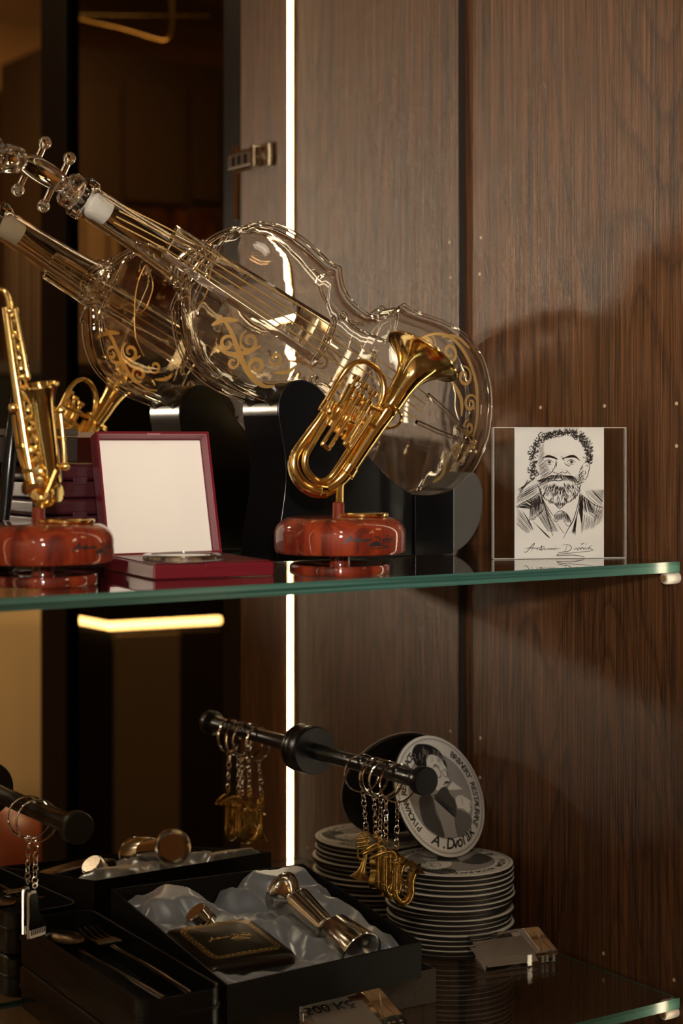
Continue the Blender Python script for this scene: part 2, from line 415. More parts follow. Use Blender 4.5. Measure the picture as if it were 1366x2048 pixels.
# display counter with glowing L-shaped edge
t = thing('display_counter', 'display counter with glowing L-shaped light edge in the mirror', 'counter')
c0 = at(220, 1252, y=-2.1, m=True); zz = c0.z
d1 = at(135, 1236, z=zz); d1 = Vector((at(135, 1236, z=zz).x, -at(135, 1236, z=zz).y, zz)); q = at(440, 1240, z=zz); d2 = Vector((q.x, -q.y, zz))
bm = B(); tube(bm, [d1, c0], .0075, 8); mesh_obj('light_strip', bm, 'ledwarm', t)
bm = B(); tube(bm, [c0, d2], .0080, 8); mesh_obj('light_strip', bm, 'ledwarm', t)
top = [c0, d1, d1+(d2-c0), d2]
def hexa(bm, P, z0, z1, grow=0):
    cc = sum(P, Vector())/4
    A = [bm.verts.new((p.x+(p.x-cc.x)*grow, p.y+(p.y-cc.y)*grow, z0)) for p in P]; C = [bm.verts.new((p.x+(p.x-cc.x)*grow, p.y+(p.y-cc.y)*grow, z1)) for p in P]
    bm.faces.new(A); bm.faces.new(C[::-1])
    for i in range(4): bm.faces.new((A[i], C[i], C[(i+1) % 4], A[(i+1) % 4]))
    return bm
mesh_obj('counter_top', hexa(B(), top, zz+.016, zz+.05, .03), 'card', t, False)
mesh_obj('counter_body', hexa(B(), top, -1.1, zz-.015, -.03), 'card', t, False)
e1 = (d2-c0).normalized(); nn = Vector((e1.y, -e1.x, 0));
if nn.y < 0: nn = -nn
Lw = (d2-c0).length
def cpanel(a, b, m, nm='panel'):
    p, q = c0+e1*a*Lw, c0+e1*b*Lw
    P = [p, q, q+nn*.006, p+nn*.006]
    mesh_obj(nm, hexa(B(), P, -1.09, zz-.02), m, t, False)
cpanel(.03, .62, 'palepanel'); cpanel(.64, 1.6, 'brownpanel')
# amber armchair
t = thing('amber_armchair', 'amber leather armchair low at the left of the mirror', 'armchair')
ac = at(15, 1680, y=-1.62, m=True)
bm = B(); ball(bm, (ac.x, ac.y, ac.z-.08), .11, 24, (1.0, .8, 1.3)); mesh_obj('backrest', bm, 'amber', t)
mesh_obj('seat', boxm(ac.x-.2, ac.x+.2, ac.y+.05, ac.y+.4, -.78, -.62), 'amber', t, False, .03, 3)
for sx in (-1, 1):
    mesh_obj('leg', boxm(ac.x+sx*.17-.02, ac.x+sx*.17+.02, ac.y+.2, ac.y+.24, -1.1, -.78), 'card', t, False)
# chrome tube pendant lamp
t = thing('tube_pendant', 'bent metal tube hanging below the ceiling, blurred in the mirror', 'lamp')
def mp_(px, py, Y=1.9): return at(px, py, y=-Y, m=True)
bm = B(); tube(bm, [mp_(140, -60), mp_(141, 30), mp_(165, 42), mp_(250, 62), mp_(318, 82), mp_(338, 76), mp_(344, 50), mp_(345, 10), mp_(345, -60)], .0045, 8); mesh_obj('tube', bm, 'brass', t)
bm = B(); tube(bm, [mp_(130, 30, 2.3), mp_(240, 32, 2.3), mp_(420, 33, 2.3)], .003, 8); mesh_obj('crossbar', bm, 'brass', t)
bm = B(); ball(bm, mp_(141, 33), .008); mesh_obj('joint', bm, 'chrome', t)
#@@PART2
# ------------------------------------------------------------------ violin-shaped glass bottle
O = at(183, 408, y=-.078)
vb = thing('violin_bottle', 'large clear glass bottle shaped like a violin with gold strings, leaning on black stand', 'bottle', O, (0, math.radians(27.5), 0))
WU = [(0, .0122), (.03, .0125), (.06, .0134), (.084, .0150), (.092, .0175), (.098, .025), (.104, .036), (.112, .047), (.122, .0555), (.135, .061), (.150, .0630), (.165, .0625), (.178, .0605), (.187, .0590), (.193, .0600), (.1965, .0605), (.200, .0560), (.206, .0490), (.215, .0440), (.228, .0415), (.240, .0425), (.250, .0470), (.257, .0550), (.2625, .0650), (.266, .0660), (.272, .0655), (.283, .0680), (.298, .0720), (.312, .0745), (.326, .0745), (.340, .0715), (.352, .0660), (.364, .0560), (.374, .0420), (.380, .0300), (.3845, .0170), (.3865, .0080), (.3873, .0020)]
HU = [(0, .0122), (.06, .0130), (.084, .0135), (.098, .0145), (.12, .0155), (.30, .0165), (.36, .0155), (.38, .0145), (.3873, .009)]
NU = [(0, 2), (.07, 2.2), (.09, 3), (.105, 5), (.14, 6.5), (.36, 6.5), (.38, 4.5), (.3873, 3)]
def interp(T, u):
    if u <= T[0][0]: return T[0][1]
    for (a, p), (b, q) in zip(T, T[1:]):
        if u <= b: return p+(q-p)*(u-a)/(b-a)
    return T[-1][1]
def dome(u, v):
    wv_ = max(.004, interp(WU, u)); s = min(1, max(0, (u-.1)/.04))*min(1, max(0, (.385-u)/.05))
    return interp(HU, u)+.0062*s*max(0, 1-(v/wv_)**2)
def vsec(u, off, seg=56):
    wv_ = max(.0008, interp(WU, u)-off); h_ = max(.0008, interp(HU, u)-off); n_ = interp(NU, u)
    s = min(1, max(0, (u-.1)/.04))*min(1, max(0, (.385-u)/.05)); P = []
    for i in range(seg):
        a = 2*PI*(i+.5)/seg; c_, s_ = math.cos(a), math.sin(a)
        x = wv_*math.copysign(abs(c_)**(2/n_), c_); y = h_*math.copysign(abs(s_)**(2/n_), s_)
        y += math.copysign(.0062*s*max(0, 1-(x/wv_)**2), y)*(abs(y)/h_)
        wob = 1+.006*noise.noise(Vector((u*60, x*50, y*40)))
        P.append((u, y, x*wob))
    return P
us = [0.0]
while us[-1] < .3873:
    st = .0018 if (.085 < us[-1] < .125 or .185 < us[-1] < .215 or .245 < us[-1] < .275) else (.004 if us[-1] < .36 else .0013)
    us.append(min(.3873, us[-1]+st))
def vshell(bm, off, uend, u0=0.0, flip=False):
    rings = [[bm.verts.new(p) for p in vsec(u, off)] for u in us if u0 <= u <= uend]
    for A, C in zip(rings, rings[1:]):
        k = len(A)
        for i in range(k):
            q = (A[i], A[(i+1) % k], C[(i+1) % k], C[i]); bm.faces.new(q if not flip else q[::-1])
    e = bm.faces.new(rings[-1] if not flip else rings[-1][::-1]); return rings
bm = B()
ro = vshell(bm, 0, .3873); ri = vshell(bm, .0026, .3848, flip=True)
k = len(ro[0])
lip = [[bm.verts.new((-.004, y, x)) for (u, y, x) in vsec(0, -.0035)], [bm.verts.new((-.011, y, x)) for (u, y, x) in vsec(0, -.0035)], [bm.verts.new((-.0125, y, x)) for (u, y, x) in vsec(0, -.001)], [bm.verts.new((-.0125, y, x)) for (u, y, x) in vsec(0, .0022)]]
seqr = [ro[0]]+lip+[ri[0]]
for A, C in zip(seqr, seqr[1:]):
    for i in range(k): bm.faces.new((A[i], C[i], C[(i+1) % k], A[(i+1) % k]))
me = bpy.data.meshes.new('glass_body')
bmesh.ops.recalc_face_normals(bm, faces=bm.faces); bm.to_mesh(me); bm.free(); me.materials.append(M['glass'])
me.polygons.foreach_set('use_smooth', [True]*len(me.polygons))
o = bpy.data.objects.new('glass_body', me); COL.objects.link(o); o.parent = vb
# rim beads along both plates
def outline(off=0):
    P = [(u, interp(WU, u)+off) for u in [.097, .1, .104, .11, .118, .128, .14, .152, .165, .178, .188, .1965, .199, .206, .215, .228, .24, .25, .257, .2625, .267, .275, .285, .3, .314, .328, .342, .354, .366, .375, .3815, .386]]
    return [(u, v) for u, v in P]+[(u, -v) for u, v in P[::-1]]
for s in (-1, 1):
    bm = B(); tube(bm, [(u, s*.0158, v) for u, v in outline(.0012)], .0017, 8, closed=True, n=3)
    mesh_obj('rim_bead', bm, 'glass', vb)
# fingerboard and strings
bm = B()
A = []
for u, hw in ((.055, .0135), (.10, .0150), (.15, .0168), (.203, .0188)):
    A.append([bm.verts.new((u, y, v)) for y, v in ((-.0245, -hw), (-.0305, -hw*.75), (-.0322, 0), (-.0305, hw*.75), (-.0245, hw))])
for a_, c_ in zip(A, A[1:]):
    for i in range(4): bm.faces.new((a_[i], a_[i+1], c_[i+1], c_[i]))
    bm.faces.new((a_[4], a_[0], c_[0], c_[4]))
bm.faces.new(A[0]); bm.faces.new(A[-1])
mesh_obj('fingerboard', bm, 'glass', vb, bevel=.0008)
bm = B(); tube(bm, [(.204, -.026, -.021), (.2045, -.031, -.015), (.205, -.0325, 0), (.2045, -.031, .015), (.204, -.026, .021)], .0017, 8); mesh_obj('fingerboard_lip', bm, 'glass', vb)
bm = B(); torus(bm, (.084, 0, 0), (1, 0, 0), .0165, .0024, 40, 8); mesh_obj('neck_collar', bm, 'glass', vb)
bm = B(); torus(bm, (.091, 0, 0), (1, 0, 0), .0178, .0024, 40, 8); mesh_obj('neck_collar', bm, 'glass', vb)
for i in range(4):
    v = (-.0095+i*.0063)
    bm = B(); tube(bm, [(.016, -.0135, v*.75), (.06, -.0275, v*.8), (.12, -.0330, v*.95), (.203, -.0345, v*1.15), (.312, -.0255, v*1.15)], .00052, 6); mesh_obj('string', bm, 'goldleaf', vb)
bm = B(); tube(bm, [(.248, -.024, -.017), (.248, -.031, -.012), (.248, -.0325, 0), (.248, -.031, .012), (.248, -.024, .017)], .0015, 8); mesh_obj('bridge', bm, 'glass', vb)
bm = B(); tube(bm, [(.312, -.0235, .012), (.335, -.0235, .009), (.36, -.022, .004), (.375, -.018, .002)], .002, 8); tube(bm, [(.312, -.0235, -.012), (.335, -.0235, -.009), (.36, -.022, -.004), (.375, -.018, -.002)], .002, 8)
mesh_obj('tailpiece', bm, 'glass', vb)
# f-holes: raised scrolls
for s in (-1, 1):
    P = []
    for i in range(12): a = i*.62; P.append((.214+math.cos(a)*(.0055-.0004*i), s*(.027+math.sin(a)*(.0055-.0004*i))))
    P = P[::-1]+[(.232, s*.026), (.246, s*.029), (.262, s*.032)]
    for i in range(9): a = PI+i*.6; P.append((.272+math.cos(a)*(.005-.0004*i), s*(.036+math.sin(a)*(.005-.0004*i))))
    bm = B(); tube(bm, [(u, -dome(u, v)-.0003, v) for u, v in P], .0011, 6, n=3); mesh_obj('scroll_hole', bm, 'glass', vb)
# gold leaf ornament on the front plate
def curl(u0, v0, r, a0, turns, dirn, w_):
    P = []
    for i in range(int(14*turns)):
        t_ = i/(14*turns); a = a0+dirn*t_*turns*2*PI; rr = r*(1-.82*t_); P.append((u0+math.cos(a)*rr, v0+math.sin(a)*rr))
    return P, w_
def vf(u, v): return (u, -dome(u, v)-.00025, v)
def orn(name, items):
    bm = B()
    for P, w_ in items: ribbon(bm, P, w_, vf, n=3)
    o_ = mesh_obj(name, bm, 'goldleaf', vb); return o_
orn('gold_ornament', [curl(.150, -.030, .0085, 2.4, 1.5, 1, .003), curl(.165, -.043, .0075, 5.2, 1.4, -1, .0032), curl(.135, -.040, .0065, .4, 1.3, 1, .0028), curl(.176, -.030, .006, 3.4, 1.3, 1, .0025), curl(.146, -.050, .005, 1.4, 1.2, -1, .0025),
    ([(.120, -.024), (.132, -.030), (.145, -.040), (.160, -.050), (.176, -.053), (.186, -.048)], .0042), ([(.128, -.046), (.140, -.046), (.152, -.038), (.160, -.028)], .0035), ([(.118, -.034), (.124, -.026), (.134, -.021)], .004), ([(.180, -.040), (.190, -.034), (.194, -.026)], .003)])
orn('gold_ornament', [curl(.296, .050, .0075, 1.4, 1.5, -1, .0028), curl(.318, .054, .0085, 3.9, 1.5, 1, .003), curl(.340, .044, .0085, 2.2, 1.4, -1, .003), curl(.356, .028, .0075, .9, 1.4, 1, .0028), curl(.364, .010, .0065, 2.4, 1.3, 1, .0026), curl(.362, -.012, .006, 5.2, 1.3, -1, .0026),
    ([(.284, .046), (.298, .060), (.314, .066), (.332, .062), (.350, .050), (.362, .034), (.371, .014), (.372, -.008), (.364, -.030)], .0034), ([(.290, .038), (.304, .044), (.316, .040)], .004), ([(.330, .034), (.345, .026), (.352, .014)], .004), ([(.350, -.020), (.358, -.034), (.352, -.046)], .0038), ([(.306, .062), (.320, .070), (.336, .068)], .003)])
# gold thread looped behind the bottle
def vloc(p): return vb_inv @ p
vb_inv = (Matrix.Translation(O) @ Matrix.Rotation(math.radians(27.5), 4, 'Y')).inverted()
pts = [(240, 617), (262, 606), (276, 626), (290, 618), (300, 596), (306, 570), (300, 545), (293, 530), (286, 540), (276, 565), (270, 600), (269, 640), (271, 672), (278, 692), (288, 712)]
bm = B(); tube(bm, [vloc(at(px, py, y=-.047, m=True)) for px, py in pts], .0005, 6, n=5); mesh_obj('thread', bm, 'goldleaf', vb)
# stopper: cork, plug and clear scroll head with four pegs
bm = B(); lathe(bm, [(0, .0135), (.0082, .0135), (.0088, .012), (.0094, -.004), (.0094, -.010), (0, -.010)], 40, (0, 0, 0), (1, 0, 0), False); sk = mesh_obj('cork', bm, 'white', vb)
bm = B(); lathe(bm, [(0, -.0128), (.0098, -.0128), (.0128, -.0150), (.0132, -.0195), (.0112, -.0225), (.0062, -.0235), (.0050, -.0270), (.0060, -.0300), (0, -.0300)], 32, (0, 0, 0), (1, 0, 0), False); st_ = mesh_obj('stopper', bm, 'acrylic', vb)
bm = B()
def hv(px, py, d=0): return vloc(at(px, py, y=-.078+d))
tube(bm, [hv(156, 392), hv(143, 383), hv(122, 367), hv(92, 348), hv(62, 332), hv(42, 322)], [.0042, .0046, .0085, .0104, .0098, .0080], 14, n=4, flat=.8)
mesh_obj('head', bm, 'acrylic', st_)
bm = B()
tube(bm, [hv(44, 323), hv(36, 320), hv(18, 316), hv(-6, 312), hv(-40, 306)], [.0078, .0095, .0100, .0085, .0070], 12, n=4, flat=.75)
tube(bm, [hv(46, 306, -.004), hv(24, 298, -.005), hv(10, 296, -.006), hv(-20, 300, -.005)], .0030, 10); tube(bm, [hv(34, 338, -.004), hv(14, 338, -.006), hv(-20, 330, -.005)], .0032, 10)
tube(bm, [hv(40, 312, -.009), hv(46, 322, -.011), hv(38, 334, -.009)], .0034, 10)
for j in range(4): torus(bm, hv(-34-2*j, 308, -.002*j), (.1, 1, 0), .0150-.0030*j, .0026, 24, 8)
mesh_obj('scroll', bm, 'acrylic', st_)
for (px, py, qx, qy) in ((90, 286, 78, 312), (139, 317, 126, 346), (36, 380, 49, 352), (87, 412, 103, 378)):
    a_ = vloc(at(px, py, y=-.080)); b_ = vloc(at(qx, qy, y=-.078)); bm = B()
    tube(bm, [a_, b_], .0024, 12, smooth=False); ball(bm, a_, .0046, 20); mesh_obj('peg', bm, 'acrylic', st_)

# ------------------------------------------------------------------ black stand of the bottle
def outl(P, y, n=5):
    Q = [at(px, py, y=y) for px, py in P]; Q = catmull([(q.x, q.z, 0) for q in Q], n); return [(q.x, q.y) for q in Q]
sd = thing('bottle_stand', 'black wavy stand carrying the glass violin bottle on the upper shelf', 'stand', (0, 0, 0))
p0 = at(552, 1112, y=-.104); zs = .3282
left = outl([(553, 1105), (557, 1070), (566, 1010), (571, 960), (569, 910), (561, 860), (556, 820), (562, 788), (579, 767), (603, 759), (628, 767), (648, 786), (664, 815), (690, 850), (720, 890), (750, 925), (790, 966), (826, 988)], -.104)
bm = B(); prism(bm, [(left[0][0], zs)]+left+[(left[-1][0], zs)], 'y', -.104, -.051)
mesh_obj('left_upright', bm, 'black', sd, bevel=.0012, seg=2)
right = outl([(831, 989), (862, 990), (893, 984), (908, 977)], -.104)
bm = B(); prism(bm, [(right[0][0]+.0004, zs)]+right+[(right[-1][0], zs)], 'y', -.1035, -.0515)
mesh_obj('right_cradle', bm, 'black', sd, bevel=.0012, seg=2)
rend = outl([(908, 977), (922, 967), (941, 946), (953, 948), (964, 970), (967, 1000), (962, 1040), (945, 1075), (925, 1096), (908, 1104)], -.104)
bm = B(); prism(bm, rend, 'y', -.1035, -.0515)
o_ = mesh_obj('right_end', bm, 'sheen_end', sd, bevel=.0012, seg=2); o_['label'] = 'rounded end of the stand, grey sheen put into its colour'

# ------------------------------------------------------------------ music boxes with brass instruments
SE = 1.2045/FP
def signature(bm, u0, v0, s, f, w_=.0010):
    for P in SIG: ribbon(bm, [(u0+a*s, v0+b*s) for a, b in P], w_, f, n=3)
def music_base(parent, sgn0):
    bm = B(); lathe(bm, [(0, 0), (.0340, 0), (.0346, .001), (.0346, .0055), (.0338, .0066), (.018, .0068), (.016, .0055), (0, .0055)], 72, cap=False); mesh_obj('foot', bm, 'mahogany', parent)
    bm = B(); lathe(bm, [(.0075, .0052), (.0070, .0085), (.0075, .0142)], 32); mesh_obj('neck', bm, 'mahogany', parent)
    Rb = .0452
    prof = [(0, .0140), (Rb-.003, .0140), (Rb-.0010, .0146), (Rb, .0165), (Rb, .0270)]
    for i in range(1, 9):
        a = i/8*PI/2; prof.append((Rb-.0135*(1-math.cos(a)), .0270+.0118*math.sin(a)))
    prof += [(.02, .0392), (0, .0393)]
    bm = B(); lathe(bm, prof, 96, cap=False); body = mesh_obj('body', bm, 'mahogany', parent)
    bm = B(); lathe(bm, [(0, .0392), (.0182, .0392), (.0186, .0398), (.0186, .0410), (.0176, .0416), (0, .0416)], 48, (.0150, -.004, 0), cap=False); mesh_obj('gold_plate', bm, 'gold', parent)
    bm = B(); lathe(bm, [(0, .039), (.0042, .039), (.0040, .0485), (.0030, .0492), (0, .0492)], 24, (-.001, -.010, 0), cap=False); mesh_obj('socket', bm, 'mahogany', parent)
    bm = B()
    def f(u, v):
        a = -PI/2+u/Rb; return ((Rb+.0002)*math.cos(a), (Rb+.0002)*math.sin(a), v)
    signature(bm, sgn0, .0232, .0046, f, .0011); mesh_obj('signature', bm, 'ink', parent)

ee = at(680, 1146, z=.3282)
eu = thing('euphonium_music_box', 'gold miniature euphonium on a round red-brown signed music box', 'music box', ee, (0, 0, 0))
music_base(eu, .0025)
for o_ in eu.children: o_.rotation_euler = (0, 0, -YAW)
def E(px, py, d=0): return at(px, py, y=ee.y+d-.24*(px-680)*SE)-ee
def E3(cx, cy_, d=0): return E(560+cx/3.794, 660+cy_/3.794, d)
bm = B(); tube(bm, [E(679, 1010, -.008), E(680, 972, -.002)], .0028, 16, smooth=False); mesh_obj('stem', bm, 'gold', eu)
bm = B()
tube(bm, [E3(380, 545), E3(300, 680), E3(220, 790), E3(150, 890), E3(112, 960), E3(102, 1030), E3(125, 1110), E3(180, 1180), E3(260, 1222), E3(340, 1215), E3(410, 1175), E3(470, 1120), E3(520, 1060)],
     [.0024, .0028, .0032, .0035, .0037, .0040, .0042, .0044, .0046, .0048, .0050, .0052, .0054], 20)
mesh_obj('bottom_bow', bm, 'gold', eu)
bm = B()
ax0 = E3(520, 1060); ax1 = E3(880, 500); bell_c = E3(1068, 235, .006)
tube(bm, [ax0, E3(640, 870), E3(760, 690), E3(850, 560, .001), E3(905, 470, .0015)], [.0054, .0060, .0066, .0074, .0082], 24)
mesh_obj('main_tube', bm, 'gold', eu)
d_ = (E3(1085, 200, .0035)-E3(905, 470, .0015)); Lb = d_.length
bm = B(); pr = []
for i in range(15):
    t_ = i/14; r_ = .0080+.0045*t_+.0148*max(0, (t_-.25)/.75)**2.6; pr.append((r_, Lb*t_*.98))
pr += [(.0281, Lb*.985), (.0281, Lb*1.0), (.0266, Lb*.995)]
pr += [(r_-.0008, z_) for r_, z_ in pr[13:4:-1]]+[(.006, Lb*.30), (0, Lb*.28)]
lathe(bm, pr, 64, E3(905, 470, .0015), d_, False); mesh_obj('bell', bm, 'gold', eu)
bm = B(); torus(bm, E3(905, 470, .0015)+d_*.995, d_, .0276, .0009, 64, 8); mesh_obj('bell_rim', bm, 'gold', eu)
bm = B(); tube(bm, [E3(345, 690, -.003), E3(250, 850, -.003), E3(195, 950, -.003), E3(190, 1030, -.003), E3(225, 1100, -.003), E3(290, 1150, -.003), E3(360, 1140, -.003), E3(430, 1060, -.003), E3(560, 860, -.003), E3(700, 650, -.003)], .0024, 14); mesh_obj('inner_bow', bm, 'gold', eu)
bm = B(); tube(bm, [E3(345, 690, -.003), E3(420, 560, -.003)], .0020, 12); mesh_obj('inner_leg', bm, 'gold', eu)
bm = B(); tube(bm, [E3(310, 620, 0), E3(380, 500, 0), E3(450, 380, 0), E3(515, 290, 0), E3(580, 245, 0), E3(650, 240, 0), E3(715, 275, 0), E3(765, 345, 0), E3(788, 430, 0), E3(782, 510, 0), E3(755, 590, 0), E3(735, 640, 0)], [.0026, .0022, .0021, .002, .002, .002, .002, .0022, .0024, .0024, .0024, .0024], 14); mesh_obj('top_bow', bm, 'gold', eu)
for c_, dd, rr in ((E3(345, 580), E3(300, 650)-E3(345, 580), .0036), (E3(515, 1065), d_, .0064), (E3(755, 610), d_, .0030), (E3(320, 1215), Vector((1, 0, -.1)), .0054)):
    bm = B(); lathe(bm, [(rr-.0006, -.0035), (rr, -.003), (rr, .003), (rr-.0006, .0035)], 24, c_, dd); mesh_obj('ferrule', bm, 'gold', eu)
bm = B(); torus(bm, E3(800, 655, .000), (d_.x, d_.y+.02, d_.z), .0112, .0011, 40, 8); mesh_obj('guard_ring', bm, 'gold', eu)
vd = (E3(585, 360)-E3(400, 680)); vd.normalize()
for (cx_, cy_) in ((592, 352), (652, 412), (712, 468)):
    top_ = E3(cx_, cy_, -.007); bm = B()
    lathe(bm, [(0, 0), (.0030, 0), (.0030, -.003), (.0013, -.0036), (.0013, -.007), (.0034, -.0075), (.0037, -.010), (.0031, -.0105), (.0031, -.022), (.0037, -.0225), (.0037, -.0250), (.0031, -.0255), (.0031, -.036), (.0035, -.0365), (.0033, -.040), (0, -.041)], 24, top_, vd, False)
    mesh_obj('valve', bm, 'gold', eu)
def slide(a, b, gap, r, d, nm='valve_slide'):
    a = E3(*a, d); b = E3(*b, d); ax = (b-a).normalized(); sd_ = Vector((ax.z, 0, -ax.x))*gap
    bm = B(); tube(bm, [a+sd_, a+sd_+(b-a)*.5, b+sd_-ax*.0015, b+sd_*.7, b-sd_*.7, b-sd_-ax*.0015, a-sd_+(b-a)*.5, a-sd_], r, 10, n=4); mesh_obj(nm, bm, 'gold', eu)
slide((560, 560), (345, 885), .0030, .0014, -.0115); slide((665, 640), (508, 880), .0028, .0013, -.0115)
slide((590, 600), (545, 700), .0024, .0011, -.013); slide((430, 560), (395, 640), .003, .0024, -.006)
bm = B()
for a_, b_, r_ in (((470, 500), (760, 610), .0020), ((440, 610), (640, 720), .0022), ((560, 640), (720, 740), .0018), ((500, 740), (600, 700), .0020)): tube(bm, [E3(*a_, -.006), E3(*b_, -.005)], r_, 10)
mesh_obj('cross_tube', bm, 'gold', eu)

# saxophone music box (nearer, at the left edge)
es = at(85, 1168, z=.3282)
sxb = thing('saxophone_music_box', 'gold miniature saxophone on a round red-brown music box at the left edge', 'music box', es, (0, 0, -YAW))
SX = (es-CAM).dot(Vector((FX, FY, 0)))/FP
music_base(sxb, .026)
def X(px, py, d=0): return Vector(((px-85)*SX, d, (1168-py)*SX))
bm = B(); tube(bm, [X(82, 1030, -.010), X(84, 1003, -.004)], .0027, 16, smooth=False); mesh_obj('stem', bm, 'gold', sxb)
bm = B(); tube(bm, [X(12, 615), X(22, 690), X(32, 760), X(43, 830), X(54, 900), X(65, 960), X(72, 985), X(86, 1000), X(99, 990), X(106, 965)], [.0026, .0029, .0032, .0035, .0038, .0042, .0048, .0053, .0055, .0056], 20); mesh_obj('body_tube', bm, 'gold', sxb)
bm = B(); tube(bm, [X(-30, 610), X(-16, 592), X(0, 580), X(10, 584), X(17, 597), X(21, 616)], [.0014, .0016, .0018, .002, .0022, .0024], 14); mesh_obj('neck_tube', bm, 'gold', sxb)
pr = [(.0056, 0)]
A0, A1 = X(106, 965, 0), X(86, 772, -.012); dl = (A1-A0); Ls = dl.length
for i in range(13):
    t_ = (i+1)/13; pr.append((.0056+.0022*t_+.0040*max(0, (t_-.72)/.28)**2.2, Ls*t_))
pr += [(.0115, Ls*1.004), (.0105, Ls*1.0), (.007, Ls*.9), (.0048, Ls*.6), (0, Ls*.55)]
bm = B(); lathe(bm, pr, 48, A0, dl, False); mesh_obj('bell', bm, 'gold', sxb)
bm = B(); torus(bm, A1, dl, .0117, .0009, 48, 8); mesh_obj('bell_rim', bm, 'gold', sxb)
bm = B(); tube(bm, [X(34, 622, -.006), X(41, 660, -.006), X(50, 705, -.006), X(59, 755, -.006)], .0017, 10)
mesh_obj('key_rod', bm, 'gold', sxb)
for px, py, r_ in ((33, 622, .0027), (40, 660, .0019), (45, 689, .0019), (50, 718, .0019), (57, 754, .0026), (22, 623, .0020), (45, 754, .0022)):
    bm = B(); ball(bm, X(px, py, -.005), r_); mesh_obj('rod_ball', bm, 'gold', sxb)
bm = B(); tube(bm, [X(102, 818, -.002), X(122, 822, -.003)], .0018, 10); tube(bm, [X(122, 822, -.003), X(128, 880, -.003), X(131, 932, -.003)], .0016, 10); tube(bm, [X(112, 932, -.002), X(131, 932, -.003)], .0018, 10); tube(bm, [X(110, 870, -.002), X(127, 880, -.003)], .0011, 8); mesh_obj('key_guard', bm, 'gold', sxb)
for px, py, r_ in ((123, 821, .0030), (132, 933, .0029), (128, 878, .0019), (28, 816, .0032)):
    bm = B(); ball(bm, X(px, py, -.003), r_); mesh_obj('rod_ball', bm, 'gold', sxb)
for i in range(17):
    t_ = i/16; px, py = 30+t_*54, 632+t_*330
    bm = B(); lathe(bm, [(0, 0), (.0014+.0016*t_, 0), (.0015+.0018*t_, .0006), (.0012+.0013*t_, .0016), (0, .0014)], 18, X(px+3*math.sin(i*2.3), py, -.0052-.002*t_), (.25*math.sin(i*1.7), -1, .2), False); mesh_obj('key_cup', bm, 'gold', sxb)
for i in range(11):
    px, py = 34+i*5.0, 645+i*29
    bm = B(); tube(bm, [X(px-6, py-8, -.006), X(px+1, py+2, -.0075), X(px+3, py+14, -.006)], .0011, 8); mesh_obj('key_lever', bm, 'gold', sxb)
bm = B(); tube(bm, [X(28, 830, -.003), X(36, 890, -.003), X(52, 950, -.003), X(60, 978, -.003)], .0012, 8); mesh_obj('side_rod', bm, 'gold', sxb)
for a_, b_, c_ in (((36, 893), (50, 891), .0013), ((48, 942), (70, 940), .0014), ((88, 912), (110, 905), .0012), ((58, 975), (93, 968), .0020), ((100, 985), (118, 940), .0022)):
    bm = B(); tube(bm, [X(*a_, -.007), X(*b_, -.007)], c_, 8); mesh_obj('brace', bm, 'gold', sxb)
bm = B(); lathe(bm, [(0, 0), (.0058, 0), (.0062, .001), (.0058, .0022), (0, .002)], 28, X(113, 986, -.002), (.9, -.35, 0), False); lathe(bm, [(0, 0), (.0045, 0), (.0048, .001), (.0044, .002), (0, .0018)], 28, X(56, 975, -.003), (-.8, -.5, .1), False); mesh_obj('bow_guard', bm, 'gold', sxb)

# ------------------------------------------------------------------ open burgundy medal case
fl, fr = at(307, 1160, z=.3282), at(549, 1151, z=.3282)
ang = math.atan2(fr.y-fl.y, fr.x-fl.x); Wc = (fr-fl).length; Dc = Wc*1.20
mc = thing('medal_case', 'open burgundy square case with white satin lid lining, standing on the upper shelf', 'case', fl, (0, 0, ang))
bm = B(); box(bm, 0, Wc, 0, Dc, 0, .0095); mesh_obj('base', bm, 'burgundy', mc, bevel=.0012)
bm = B(); box(bm, .0025, Wc-.0025, .0025, Dc-.0025, .0096, .0103); mesh_obj('felt_pad', bm, 'burgundy', mc, bevel=.0004)
bm = B(); box(bm, Wc*.42, Wc*.58, -.0009, .0002, .0065, .0098); mesh_obj('latch', bm, 'burgundy', mc, bevel=.0003)
lid = bpy.data.objects.new('lid', None)
def lidm(name, bm_, m_, parent, **k_):
    T = Matrix.Translation((0, Dc-.009, .0100)) @ Matrix.Rotation(math.radians(-17), 4, 'X')
    bmesh.ops.transform(bm_, matrix=T, verts=bm_.verts); return mesh_obj(name, bm_, m_, parent, **k_)
Hl = .0915; dl_ = .0150; th = .0016
bm = B()   # lid tray: open side faces the front (-y)
box(bm, 0, Wc, dl_-th, dl_, 0, Hl)
for a_ in ((0, th, 0, dl_-th, 0, Hl), (Wc-th, Wc, 0, dl_-th, 0, Hl), (th, Wc-th, 0, dl_-th, 0, th), (th, Wc-th, 0, dl_-th, Hl-th, Hl)): box(bm, *a_)
ld = lidm('lid', bm, 'burgundy', mc, smooth=False)
bm = B()
for a_ in ((th, th+.0005, .001, dl_-th, th, Hl-th), (Wc-th-.0005, Wc-th, .001, dl_-th, th, Hl-th), (th, Wc-th, .001, dl_-th, Hl-th-.0005, Hl-th)): box(bm, *a_)
lidm('inner_lining', bm, 'lining', ld, smooth=False)
bm = B(); box(bm, th+.001, Wc-th-.0012, dl_-th-.0022, dl_-th-.0002, th+.0004, Hl-th-.0015); lidm('satin_pad', bm, 'satin', ld, bevel=.0008)
bm = B(); box(bm, Wc*.44, Wc*.56, -.0003, .001, Hl-th-.0014, Hl-th+.0002); lidm('catch', bm, 'lining', ld, smooth=False)
md = at(366, 1116, z=.3400)
t = thing('medal_capsule', 'round silver medal in a clear capsule lying in the burgundy case', 'medal', (md.x, md.y-.001, .3388))
